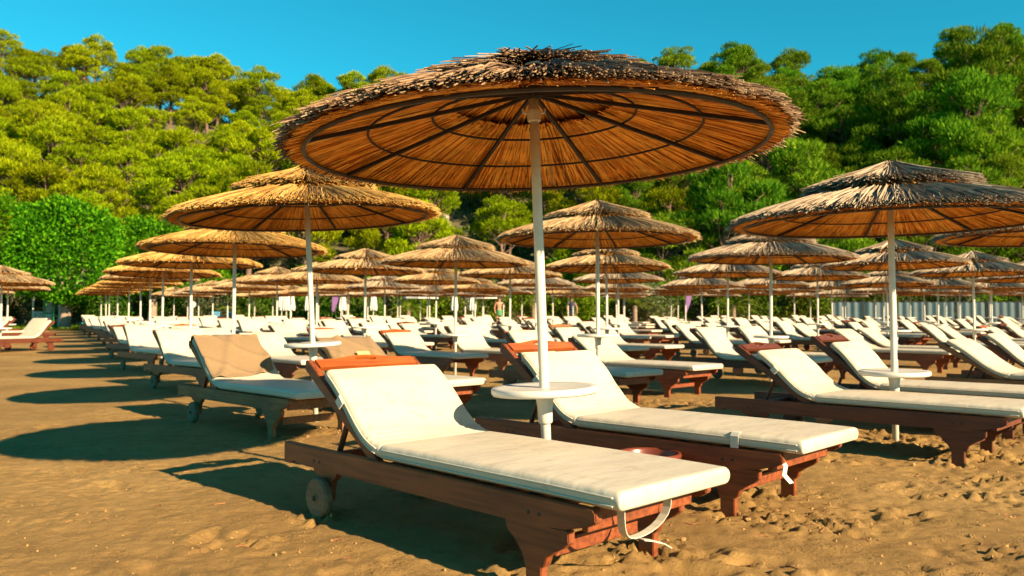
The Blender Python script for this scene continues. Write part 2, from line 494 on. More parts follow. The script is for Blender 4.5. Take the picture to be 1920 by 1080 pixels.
# ------------------------------------------------------------------ hillside
FOOT_Y = 56.0
RX = np.array([-140, -74, -60, -47, -38, -31, -15, 0, 14, 26, 38, 49, 58, 67, 90, 150], float)
RH = np.array([40, 36.5, 33.5, 33.5, 29, 27.0, 27.5, 28.0, 29.0, 30.0, 29.5, 26.5, 29.0, 33.5, 34, 35], float)
def hill_z(x, y):
    x = np.asarray(x, float); y = np.asarray(y, float)
    rh = np.interp(x, RX, RH)
    t = (y - FOOT_Y - 3*np.sin(x*0.07)) / 60.0
    up = np.clip(t, 0, 1)
    prof = up**0.92
    z = beach_z(x, np.minimum(y, 58)) + rh*prof
    z += np.where(t > 1, -(t-1)*60*0.25, 0)
    z += (fbm(x*0.07, y*0.07, 71, 3) - 0.44) * 7.0 * np.clip(t*3, 0, 1)
    return z

def build_hill():
    xs = np.arange(-170, 191, 3.0); ys = np.concatenate([np.arange(54.0, 60, 1.0), np.arange(60, 150, 2.5)])
    X, Y = np.meshgrid(xs, ys)
    Z = hill_z(X, Y) + 0.03
    Z[0, :] -= 0.3
    nx, ny = len(xs), len(ys)
    i = np.arange(nx-1)[None, :] + nx*np.arange(ny-1)[:, None]
    F = np.stack([i, i+1, i+nx+1, i+nx], -1).reshape(-1, 4)
    o = obj('hill', mesh_np('hill', np.stack([X.ravel(), Y.ravel(), Z.ravel()], 1), F, M['soil'], True))
    tag(o, 'steep soil slope under the pines', kind='structure')

# ------------------------------------------------------------------ foliage
def leaf_quads(P, N, ln, wd, jitter=0.6):
    """one rhombic leaf per point P, pointing about along N"""
    n = len(P)
    D = N + rng.normal(0, jitter, (n, 3)); D /= np.linalg.norm(D, axis=1)[:, None] + 1e-9
    S = np.cross(D, rng.normal(0, 1, (n, 3))); S /= np.linalg.norm(S, axis=1)[:, None] + 1e-9
    l = (ln * rng.uniform(0.6, 1.3, n))[:, None]; w = (wd * rng.uniform(0.6, 1.3, n))[:, None]
    V = np.stack([P - D*l*0.5, P + S*w*0.5, P + D*l*0.5, P - S*w*0.5], 1).reshape(-1, 3)
    F = np.arange(4*n).reshape(-1, 4)
    return V, F

def shell_points(c, rad, n, inner=0.55):
    d = rng.normal(0, 1, (n, 3)); d /= np.linalg.norm(d, axis=1)[:, None]
    r = rng.uniform(inner, 1.0, n)**0.7
    return np.array(c) + d * r[:, None] * np.array(rad), d

def pine_variant(seed, style):
    """trunk and crown meshes for one pine about 7 m tall"""
    rr = random.Random(seed)
    H = rr.uniform(6.0, 7.6)
    mb = MB(); mb.smooth = True
    lean = rr.uniform(-0.5, 0.5), rr.uniform(-0.4, 0.4)
    top = H * 0.9
    ax = lambda t: (lean[0]*t*t + 0.12*math.sin(5*t+seed), lean[1]*t*t + 0.12*math.cos(4*t+seed), top*t)
    pts = [ax(t) for t in np.linspace(0, 1, 9)]
    pts[0] = (pts[0][0], pts[0][1], -0.6)
    mb.tube(pts, [0.17*(1-0.8*t)+0.015 for t in np.linspace(0, 1, 9)], 7)
    puffs = []
    n = 50 if style != 'sparse' else 28
    for k in range(n):
        t = rr.uniform(0.32, 1.0) if style != 'sparse' else rr.uniform(0.56, 1.0)
        a = k * 2.399 + rr.uniform(-0.4, 0.4)
        env = (1 - ((t-0.52)/0.62)**2)
        reach = max(0.25, env) * rr.uniform(0.45, 1.05) * (2.45 if style != 'tall' else 1.85)
        b = ax(max(0.25, t-0.16)); c0 = ax(t)
        c = (c0[0] + reach*math.cos(a), c0[1] + reach*math.sin(a), c0[2] + rr.uniform(-0.1, 0.45))
        mid = ((b[0]+c[0])/2, (b[1]+c[1])/2, (b[2]*0.6+c[2]*0.4)-0.05)
        mb.tube([b, mid, c], [0.055, 0.035, 0.012], 5)
        s = rr.uniform(0.40, 0.80)
        puffs.append((c, (s*1.15, s*1.15, s*0.62)))
    puffs.append((ax(1.0), (0.85, 0.85, 0.75)))
    Vs = []; Fs = []; off = 0
    for c, rd in puffs:
        m = int(1150 * rd[0]**2)
        P, d = shell_points(c, rd, m, 0.5)
        low = d[:, 2] < -0.15
        keep_ = ~low | (rng.random(len(d)) < 0.25)
        P = P[keep_]; d = d[keep_]
        P += rng.normal(0, 0.05, P.shape)
        N = d*0.8 + np.array([0, 0, 0.75])
        V, F = leaf_quads(P, N, 0.29, 0.046, 0.42)
        Vs.append(V); Fs.append(F+off); off += len(V)
    return mb.mesh('trunk', [M['bark']]), (np.concatenate(Vs), np.concatenate(Fs))

def plant_pines():
    variants = []
    for k, st in enumerate(['round', 'round', 'tall', 'sparse', 'round', 'tall', 'sparse']):
        tr, (V, F) = pine_variant(100+k, st)
        variants.append((st, tr, mesh_np('crown_y', V, F, M['pine_y']), mesh_np('crown_g', V, F, M['pine_g'])))
    rr = random.Random(5)
    spots = []
    y = FOOT_Y + 2.5
    row = 0
    while y < 121:
        half_l = y*0.70 + 4; half_r = y*0.70 + 4
        step = 5.0 + (y-60)*0.012
        x = -half_l + (row % 2)*step/2
        while x < half_r:
            spots.append((x + rr.uniform(-1.5, 1.5), y + rr.uniform(-1.6, 1.6)))
            x += step
        y += 5.5; row += 1
    # bare rocky gaps in the wood
    gaps = [(-36, 84, 4.0), (-9, 74, 4.0), (38, 92, 2.6), (-52, 92, 2.5)]
    out = []
    for (x, y) in spots:
        if any((x-gx)**2 + (y-gy)**2 < gr*gr for gx, gy, gr in gaps): continue
        out.append((x, y, rr.uniform(0.85, 1.35)))
    out += [(40.5, 71, 1.7), (36.5, 75, 1.45), (45.5, 76, 1.6), (25.0, 80, 1.25)]
    L = {('y', 'round'): 'bushy yellow-green pine with rounded crown on the sunlit slope',
         ('y', 'tall'): 'slim yellow-green pine with narrow crown on the sunlit slope',
         ('y', 'sparse'): 'open yellow-green pine with bare lower trunk on the sunlit slope',
         ('g', 'round'): 'bushy deep green pine with rounded crown on the darker slope',
         ('g', 'tall'): 'slim deep green pine with narrow crown on the darker slope',
         ('g', 'sparse'): 'open deep green pine with bare lower trunk on the darker slope'}
    for (x, y, s) in out:
        st, tr, cy, cg = variants[rr.randrange(len(variants))]
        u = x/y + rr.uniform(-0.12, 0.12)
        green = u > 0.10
        t = empty('pine_tree', (x, y, float(hill_z(x, y)) + 0.03), rr.uniform(0, 6.28))
        if green: s *= 1.22
        sz = s*rr.uniform(0.9, 1.12)
        t.scale = (s, s, sz)
        obj('trunk', tr, None, t); obj('crown', cg if green else cy, None, t)
        band = 'hill-foot ' if y < 72 else ('skyline ' if y > 106 else 'mid-slope ')
        tag(t, band + L[('g' if green else 'y', st)], 'pine tree', band + ('deep green ' if green else 'yellow-green ') + st + ' pines on the hillside')
    print('pines', len(out))

def hill_scrub():
    n = 95000
    y = rng.uniform(FOOT_Y+1.0, 116, n); x = rng.uniform(-0.72, 0.72, n)*y
    keep = fbm(x*0.16, y*0.16, 91, 3) > 0.30
    x = x[keep]; y = y[keep]
    h = np.clip(fbm(x*0.5, y*0.5, 95, 2)-0.2, 0, 1)*3.2
    P = np.stack([x, y, hill_z(x, y) + h*rng.uniform(0, 1, len(x))], 1)
    V, F = leaf_quads(P, np.tile([0, -0.2, 1.0], (len(P), 1)), 0.45, 0.22, 0.6)
    o = obj('hillside_scrub', mesh_np('hillside_scrub', V, F, M['shrub']))
    tag(o, 'low green scrub covering the slope between pines', 'scrub', kind='stuff')

def rock(name, loc, size, seed, label):
    bm = bmesh.new()
    bmesh.ops.create_icosphere(bm, subdivisions=3, radius=1.0)
    rr = random.Random(seed)
    ph = [rr.uniform(0, 6) for _ in range(6)]
    for v in bm.verts:
        c = v.co
        k = 1 + 0.22*math.sin(3*c.x+ph[0])*math.cos(3*c.y+ph[1]) + 0.16*math.sin(7*c.z+ph[2]+3*c.x) + 0.08*math.sin(11*c.y+ph[3])
        v.co = Vector((c.x*size[0]*k, c.y*size[1]*k, c.z*size[2]*k))
    me = bpy.data.meshes.new(name); bm.to_mesh(me); bm.free()
    o = obj(name, me, M['rock'], loc=loc)
    o.rotation_euler[2] = rr.uniform(0, 6)
    tag(o, label, 'rock', 'pale rocks on the hillside')

def bush(name, x, y, rad, mat, label, cat='shrub', group=None, z=None, leaf=(0.2, 0.1), dens=900, stem=True):
    z0 = float(beach_z(x, y)) if z is None else z
    t = empty(name, (x, y, z0))
    rr = random.Random(int(x*97+y*13))
    Vs = []; Fs = []; off = 0
    for k in range(9):
        c = (rr.uniform(-0.55, 0.55)*rad[0], rr.uniform(-0.55, 0.55)*rad[1], rad[2]*rr.uniform(0.35, 1.45))
        s = rr.uniform(0.4, 0.62)
        rd = (rad[0]*s, rad[1]*s, rad[2]*s)
        P, d = shell_points(c, rd, int(dens*0.2*max(1, rad[0]*rad[2]*0.6)), 0.4)
        V, F = leaf_quads(P, d + np.array([0, 0, 0.4]), leaf[0], leaf[1], 0.5)
        Vs.append(V); Fs.append(F+off); off += len(V)
    V = np.concatenate(Vs); V[:, 2] = np.maximum(V[:, 2], 0.02)
    obj('foliage', mesh_np('foliage', V, np.concatenate(Fs), mat), None, t)
    mb = MB()
    for k in range(4):
        a = k*1.6
        mb.tube([(0.08*math.cos(a), 0.08*math.sin(a), -0.1), (0.3*rad[0]*math.cos(a), 0.3*rad[1]*math.sin(a), rad[2])], [0.05, 0.02], 5)
    obj('stem', mb.mesh('stem', [M['bark']]), None, t)
    tag(t, label, cat, group)
    return t

def ficus(x, y, w, d, h0, h1, label, n=15000):
    """clipped tree with a boxy crown between heights h0 and h1"""
    z0 = float(beach_z(x, y))
    t = empty('clipped_tree', (x, y, z0))
    mb = MB(); mb.smooth = True
    mb.tube([(0, 0, -0.2), (0.02, 0, 0.5), (0.03, 0.02, 1.2), (0.02, 0, 1.9)], [0.34, 0.27, 0.25, 0.27], 10)
    for k in range(8):
        a = k*0.785+0.3
        e = (w*0.30*math.cos(a), d*0.30*math.sin(a), h0 + 1.2 + 0.3*(k % 3))
        mb.tube([(0.05*math.cos(a), 0.05*math.sin(a), 1.6), (w*0.12*math.cos(a), d*0.12*math.sin(a), h0*0.6+1.0), e], [0.14, 0.10, 0.05], 7)
    obj('trunk', mb.mesh('trunk', [M['bark_pale']]), None, t)
    c = np.array([0, 0, (h0+h1)/2]); ex = np.array([w/2, d/2, (h1-h0)/2])
    dr = rng.normal(0, 1, (n, 3)); dr /= np.linalg.norm(dr, axis=1)[:, None]
    p = 4.0
    sc = (np.abs(dr)**p).sum(1)**(-1/p)
    lump = 1 + 0.085*(np.sin(dr[:, 0]*6+x)*np.cos(dr[:, 2]*7) + np.sin(dr[:, 1]*5+dr[:, 2]*4))
    sh = rng.uniform(0.62, 1.03, n)**0.6 * (1 + 0.12*(rng.random(n) < 0.06)*rng.random(n))
    P = c + dr*sc[:, None]*ex*(lump*sh)[:, None]
    V, F = leaf_quads(P, dr + np.array([0, 0, 0.3]), 0.20, 0.125, 0.7)
    obj('crown', mesh_np('crown', V, F, M['ficus']), None, t)
    tag(t, label, 'tree')

def palm(x, y, h, label, nf=16, fl=1.6):
    t = empty('palm_tree', (x, y, float(beach_z(x, y))))
    mb = MB(); mb.smooth = True
    prof = []
    for k in range(int(h/0.12)+1):
        prof += [(0.17, k*0.12), (0.13, k*0.12+0.09)]
    mb.lathe([(0.16, -0.2)] + prof + [(0.0, h+0.15)], 9)
    obj('trunk', mb.mesh('trunk', [M['bark_pale']]), None, t)
    rr = random.Random(int(x*31))
    for k in range(nf):
        a = k*2.399; el = rr.uniform(-0.1, 1.15)
        pts = []
        for s in np.linspace(0, 1, 8):
            r = fl*s*math.cos(el*(1-0.25*s)); z = h + fl*(s*math.sin(el) - 0.62*s*s)
            pts.append((r*math.cos(a), r*math.sin(a), z))
        f = MB()
        f.tube(pts, 0.016, 4)
        for i in range(1, 8):
            for q in (0, 0.33, 0.66):
                p0 = Vector(pts[i-1]).lerp(Vector(pts[i]), q)
                dr = (Vector(pts[i]) - Vector(pts[i-1])).normalized()
                sd = dr.cross(Vector((0, 0, 1))).normalized()
                for sg in (-1, 1):
                    tip = p0 + sd*sg*0.34*(1-0.45*i/8) + dr*0.22 + Vector((0, 0, -0.10))
                    f.add([p0, p0+dr*0.045, tip], [(0, 1, 2)])
        obj('frond', f.mesh('frond', [M['palm']], False), None, t)
    tag(t, label, 'palm tree')

# ------------------------------------------------------------------ straw parasol
RIM_R, RIM_Z, CAN_H = 1.165, 1.716, 0.325

def reed_mesh(n, r0f, r1f, zf, w, segs, droop=0.0, name='thatch', mat=None, cap=True, sheet=None, bundle=0, ang_j=0.035, keep_up=True):
    a = np.sort(rng.uniform(0, 2*np.pi, n)); da = rng.normal(0, ang_j, n)
    r0 = r0f(n); r1 = r1f(n, a)
    off = zf[1](n, a)
    ww = w * rng.uniform(0.55, 1.4, n)
    T = np.linspace(0, 1, segs+1)
    wob = rng.normal(0, 0.012, (n, segs+1))
    V = np.zeros((n, segs+1, 3, 3))
    rad = r0[:, None] + (r1-r0)[:, None]*T[None]
    ang = a[:, None] + da[:, None]*(T[None]-0.5) + wob*0.4
    zc = zf[0](rad) + off[:, None] + np.cumsum(rng.normal(0, 0.0018, (n, segs+1)), 1)
    lift = rng.normal(0, 0.007, n)
    zc += lift[:, None]*T[None]
    cx, sx = np.cos(ang), np.sin(ang)
    cen = np.stack([rad*cx, rad*sx, zc], -1)
    side = np.stack([-sx, cx, np.zeros_like(cx)], -1)
    up = np.stack([cx*0.3, sx*0.3, np.ones_like(cx)], -1)
    tap = np.where(T < 1, 1.0, 0.7)
    w_ = (ww[:, None]*tap[None])[..., None]
    V[:, :, 0] = cen - side*w_; V[:, :, 1] = cen + side*w_
    V[:, :, 2] = cen + up*w_*(1.1 if keep_up else -0.6)
    base = (np.arange(n)*(segs+1)*3)[:, None, None] + (np.arange(segs)*3)[None, :, None]
    Q = []
    for (p, q) in ((0, 1), (1, 2), (2, 0)):
        Q.append(np.stack([base+p, base+q, base+q+3, base+p+3], -1).reshape(-1, 4))
    F = np.concatenate(Q)
    V = V.reshape(-1, 3)
    faces = F.tolist(); verts = V
    me_v = [V]; fl = faces
    if cap:
        e = (np.arange(n)*(segs+1)*3 + segs*3)
        fl = fl + np.stack([e, e+1, e+2], 1).tolist()
    me = bpy.data.meshes.new(name)
    me.from_pydata(V.tolist(), [], fl)
    me.update()
    if mat: me.materials.append(mat)
    return me

def cone_z(r):            # upper face of the main tier above the rim plane
    return CAN_H * (1 - np.minimum(r/RIM_R, 1.3)) - 0.7*np.maximum(np.asarray(r) - 1.02, 0)**2

def cap_z(r):
    return 0.392 - 0.166*(r/0.60) + 0.020*np.exp(-(r/0.14)**2)

def canopy_meshes(hi, seed):
    global rng
    keep = rng
    rng = np.random.default_rng(seed)
    k = 1.0 if hi else 0.2
    ww = 0.0042 if hi else 0.0105
    sg = 3 if hi else 2
    nb = 74
    lumpy = lambda a: 0.010*np.sin(a*nb + 2*np.sin(a*7)) + 0.008*np.sin(a*23+1)
    U = lambda n, lo, hi_: rng.uniform(lo, hi_, n)
    out = {}
    out['thatch'] = reed_mesh(int(5200*k), lambda n: np.where(rng.random(n) < 0.55, U(n, 0.40, 0.62), U(n, 0.6, 0.95)),
                              lambda n, a: RIM_R + rng.normal(0, 0.012, n) + lumpy(a)*0.7 + (rng.random(n) < 0.02)*U(n, 0, 0.06),
                              (cone_z, lambda n, a: 0.006 + U(n, 0, 0.036)*np.where(rng.random(n) < 0.6, 1, 0.5) + lumpy(a)*0.6), ww, sg, 0.05, 'thatch')
    out['cap'] = reed_mesh(int(2300*k), lambda n: U(n, 0.01, 0.22),
                           lambda n, a: 0.60 + rng.normal(0, 0.018, n) + lumpy(a) + (rng.random(n) < 0.04)*U(n, 0, 0.05),
                           (cap_z, lambda n, a: U(n, -0.005, 0.050) + lumpy(a)*0.8), ww, 2, 0, 'cap_thatch', ang_j=0.09)
    out['lining'] = reed_mesh(int(2900*k), lambda n: np.where(rng.random(n) < 0.7, U(n, 0.37, 0.46), U(n, 0.5, 0.9)),
                              lambda n, a: RIM_R - U(n, 0.02, 0.07),
                              (lambda r: cone_z(r) - 0.005, lambda n, a: -U(n, 0, 0.009) - 0.004*np.sin(a*61 + 3*np.sin(a*9))), ww*0.95, sg, 0.03, 'thatch_lining', keep_up=False)
    out['cap_lining'] = reed_mesh(int(900*k), lambda n: U(n, 0.02, 0.08), lambda n, a: 0.57 + rng.normal(0, 0.015, n),
                                  (lambda r: cap_z(r) - 0.02, lambda n, a: -U(n, 0, 0.012)), ww, 2, 0, 'cap_lining', keep_up=False, ang_j=0.05)
    # closed core sheets inside the thatch
    V = []; F = []
    na = 48
    rs = [0.40, 0.6, 0.8, 1.0, 1.155]
    def sheet(rs, zf):
        n0 = len(V)
        for r in rs:
            for j in range(na):
                t = 2*math.pi*j/na
                V.append((r*math.cos(t), r*math.sin(t), float(zf(r))))
        for i in range(len(rs)-1):
            for j in range(na):
                F.append((n0+i*na+j, n0+i*na+(j+1) % na, n0+(i+1)*na+(j+1) % na, n0+(i+1)*na+j))
    sheet(rs, lambda r: cone_z(np.float64(r)) + 0.004)
    sheet([0.01, 0.2, 0.4, 0.555], lambda r: cap_z(np.float64(r)) - 0.008)
    me = bpy.data.meshes.new('thatch_core'); me.from_pydata(V, [], F); me.update(); me.materials.append(M['lining_sheet'])
    out['core'] = me
    rng = keep
    return out

CAN = {True: [canopy_meshes(True, 11)], False: [canopy_meshes(False, 21), canopy_meshes(False, 22)]}

def ring_pts(r, z, n=48):
    return [(r*math.cos(2*math.pi*i/n), r*math.sin(2*math.pi*i/n), z) for i in range(n)]

def set_mat(o, mat):
    if len(o.data.materials) == 0: o.data.materials.append(None)
    o.material_slots[0].link = 'OBJECT'; o.material_slots[0].material = mat

for d_ in (CAN[True] + CAN[False]):
    for kx in ('thatch', 'cap', 'lining', 'cap_lining'):
        d_[kx].materials.clear(); d_[kx].materials.append(M['reed_tan'] if kx in ('thatch', 'cap') else M['lining'])

def hardware():
    h = {}
    mb = MB(); mb.smooth = True
    mb.tube([(0, 0, -0.25), (0, 0, 0.75), (0, 0, 1.5), (0, 0, RIM_Z+0.30)], 0.0235, 12)
    h['pole'] = mb.mesh('pole', [M['paint']])
    mb = MB()
    mb.lathe([(0.026, 1.845), (0.032, 1.85), (0.034, 1.89), (0.032, 1.902), (0.026, 1.907)], 12)
    for sd in (-1, 1):
        mb.tube([(sd*0.03, 0, 1.89), (sd*0.050, 0, 1.89), (sd*0.054, 0, 1.91)], 0.005, 6)
    h['collar'] = mb.mesh('collar', [M['paint']])
    mb = MB()
    mb.lathe([(0.0, RIM_Z+0.36), (0.06, RIM_Z+0.35), (0.07, RIM_Z+0.30), (0.05, RIM_Z+0.27), (0.03, RIM_Z+0.24), (0.026, RIM_Z+0.24)], 12)
    h['hub'] = mb.mesh('hub', [M['rib']])
    mb = MB(); mb.smooth = True
    mb.lathe([(0.024, 0.568), (0.21, 0.566), (0.243, 0.561), (0.25, 0.572), (0.25, 0.590), (0.243, 0.5965), (0.215, 0.5925), (0.024, 0.590)], 40)
    h['tabletop'] = mb.mesh('tabletop', [M['plastic']])
    mb = MB(); mb.smooth = True
    mb.lathe([(0.0245, 0.42), (0.034, 0.43), (0.036, 0.50), (0.043, 0.54), (0.045, 0.566), (0.0245, 0.566)], 16)
    h['bracket'] = mb.mesh('table_bracket', [M['plastic']])
    zr = lambda r: RIM_Z + float(cone_z(np.float64(r))) - 0.036
    mb = MB(); mb.box((0.543, 0, 0), (1.046, 0.017, 0.018))
    me = mb.mesh('rib', [M['rib']])
    a0, a1 = zr(0.03) - 0.02, zr(1.06) - 0.012
    for v in me.vertices:
        t = (v.co.x - 0.02)/1.07
        v.co.z += a0 + (a1-a0)*t - 0.004*math.sin(t*3.14)
    h['rib'] = me
    for nm, r, rad in (('ring_a', 1.066, 0.0105), ('ring_b', 0.78, 0.006), ('ring_c', 0.48, 0.006)):
        mb = MB(); mb.smooth = True
        mb.tube(ring_pts(r, zr(r) - 0.003 - (0.0 if rad < 0.01 else 0.006)), rad, 7, closed=True)
        h[nm] = mb.mesh('ring', [M['ring'] if rad > 0.01 else M['rib']])
    return h
HW = hardware()

def parasol(x, y, hi, top, label, group, rz=0.0, lean=(0, 0), parts=2, dz=0.0, table=True, var=0, tz=0.0):
    t = empty('straw_parasol', (x, y, float(beach_z(x, y)) + dz))
    t.rotation_euler = (lean[0], lean[1], rz)
    c = CAN[hi][var % len(CAN[hi])]
    obj('pole', HW['pole'], None, t)
    th = obj('thatch', c['thatch'], None, t, (0, 0, RIM_Z)); set_mat(th, top); th['kind'] = 'stuff'
    cp = obj('cap_thatch', c['cap'], None, t, (0, 0, RIM_Z)); set_mat(cp, top); cp['kind'] = 'stuff'
    ln = obj('thatch_lining', c['lining'], None, t, (0, 0, RIM_Z)); ln['kind'] = 'stuff'
    cl = obj('cap_lining', c['cap_lining'], None, cp); cl['kind'] = 'stuff'
    obj('thatch_core', c['core'], None, t, (0, 0, RIM_Z))
    obj('rim_ring', HW['ring_a'], None, t)
    if table:
        tb = obj('tabletop', HW['tabletop'], None, t, (0, 0, tz)); 
        if parts > 0: obj('table_bracket', HW['bracket'], None, tb)
    if parts > 0:
        for k in range(8):
            r = obj('rib', HW['rib'], None, t); r.rotation_euler[2] = k*math.pi/4 + 0.28
        obj('hub', HW['hub'], None, t)
        obj('collar', HW['collar'], None, t)
        obj('ring', HW['ring_b'], None, t); obj('ring', HW['ring_c'], None, t)
    return tag(t, label, 'parasol', group)

# ------------------------------------------------------------------ sun lounger
# local axes: x from head (0) to foot, y across (0 is the side of the first rail), z up
LW = 0.66
ZR = 0.315                      # top of the rails
TH = 0.036                      # rail thickness
PIV = 0.80                      # where the back rest hinges

def rounded_slab(path, w, th, nu, round_=0.028, lump=0.0, seed=0, wr=None):
    """cushion along a path of (x, z) points (bottom line), width w from y=0, thickness th"""
    path = [Vector((p[0], 0, p[1])) for p in path]
    n = len(path)
    sec = []
    ns = 5; r = round_; h = th
    r = min(r, h*0.48)
    def arc(cy, cz, a0, a1):
        for i in range(ns):
            a = a0 + (a1-a0)*i/(ns-1)
            sec.append((cy + r*math.cos(a), cz + r*math.sin(a)))
    arc(w-r, r, -math.pi/2, 0); arc(w-r, h-r, 0, math.pi/2)
    for i in range(1, nu): sec.append((w-r - (w-2*r)*i/nu, h))
    arc(r, h-r, math.pi/2, math.pi); arc(r, r, math.pi, 1.5*math.pi)
    m = len(sec)
    V = []; F = []
    cum = [0.0]
    for i in range(1, n): cum.append(cum[-1] + (path[i]-path[i-1]).length)
    tot = cum[-1]
    for i in range(n):
        t = path[min(i+1, n-1)] - path[max(i-1, 0)]
        t.normalize(); nrm = Vector((-t.z, 0, t.x))
        if nrm.z < 0: nrm = -nrm
        e = min(cum[i], tot-cum[i])                  # rounded ends
        re_ = 0.016; k = 1.0 if e > re_ else math.sqrt(max(0.0, 1-(1-e/re_)**2))
        for (yy, hh) in sec:
            h2 = h*0.5 + (hh-h*0.5)*(0.66 + 0.34*k)
            y2 = w/2 + (yy-w/2)*(1 - 0.012*(1-k))
            if hh > h*0.7:
                u = yy/w; v = cum[i]/tot
                soft = math.sin(max(0, min(1, u))*math.pi)**0.5*math.sin(max(0, min(1, v))*math.pi)**0.35
                h2 += lump*(soft + 0.35*(fbm(np.float64(u*3+seed), np.float64(v*5+seed), seed, 2)-0.4))
                if wr: h2 += wr(u, v)
            p = path[i] + nrm*h2
            V.append((p.x, y2, p.z))
    for i in range(n-1):
        for j in range(m):
            F.append((i*m+j, i*m+(j+1) % m, (i+1)*m+(j+1) % m, (i+1)*m+j))
    F.append(tuple(range(m-1, -1, -1))); F.append(tuple((n-1)*m+j for j in range(m)))
    mb = MB(); mb.smooth = True; mb.add(V, F)
    edge = [(path[i], cum[i]) for i in range(n)]
    return mb, path

def bez(p0, p1, p2, p3, n):
    out = []
    for i in range(n+1):
        t = i/n
        out.append(tuple((1-t)**3*a + 3*(1-t)**2*t*b + 3*(1-t)*t*t*c + t**3*d for a, b, c, d in zip(p0, p1, p2, p3)))
    return out

def offset_line(path, y, off):
    out = []
    n = len(path)
    for i in range(n):
        t = path[min(i+1, n-1)] - path[max(i-1, 0)]; t.normalize()
        nr = Vector((-t.z, 0, t.x)); nr = nr if nr.z > 0 else -nr
        p = path[i] + nr*off
        out.append((p.x, y, p.z))
    return out

def headboard_mesh(width, seed=0):
    """arched board with a hand slot, in local u (along y) and v (up), thickness along x"""
    bm = bmesh.new()
    us = sorted(set([round(u, 4) for u in np.linspace(0, width, 29)] + [width/2-0.062, width/2+0.062, width/2-0.05, width/2+0.05]))
    def top(u):
        q = (u-width/2)/(width/2)
        return 0.054 + 0.036*math.exp(-(q*1.9)**2) + 0.008*q*q
    def hole(u):
        q = (u-width/2)/0.062
        if abs(q) >= 1.0: return None
        hh = 0.017*(1-abs(q)**4)**0.5
        return 0.060-hh, 0.060+hh
    rows = []
    for u in us:
        ho = hole(u) or (0.060, 0.060)
        rows.append([bm.verts.new((0, u, z)) for z in (0.0, 0.035, ho[0], ho[1] if hole(u) else None, top(u)) if z is not None])
    fs = []
    for i in range(len(us)-1):
        a, b = rows[i], rows[i+1]
        ha, hb = len(a) == 5, len(b) == 5
        A = a if ha else a[:3] + [a[2]] + a[3:]
        B = b if hb else b[:3] + [b[2]] + b[3:]
        for k in (0, 1, 3):
            q = [A[k], B[k], B[k+1], A[k+1]]
            u = []
            for v in q:
                if v not in u: u.append(v)
            if len(u) > 2: fs.append(bm.faces.new(u))
        if not ha and not hb: pass
    ret = bmesh.ops.extrude_face_region(bm, geom=fs)
    vs_ = [e for e in ret['geom'] if isinstance(e, bmesh.types.BMVert)]
    bmesh.ops.translate(bm, verts=vs_, vec=(0.022, 0, 0))
    bmesh.ops.recalc_face_normals(bm, faces=bm.faces[:])
    me = bpy.data.meshes.new('headboard'); bm.to_mesh(me); bm.free()
    return me

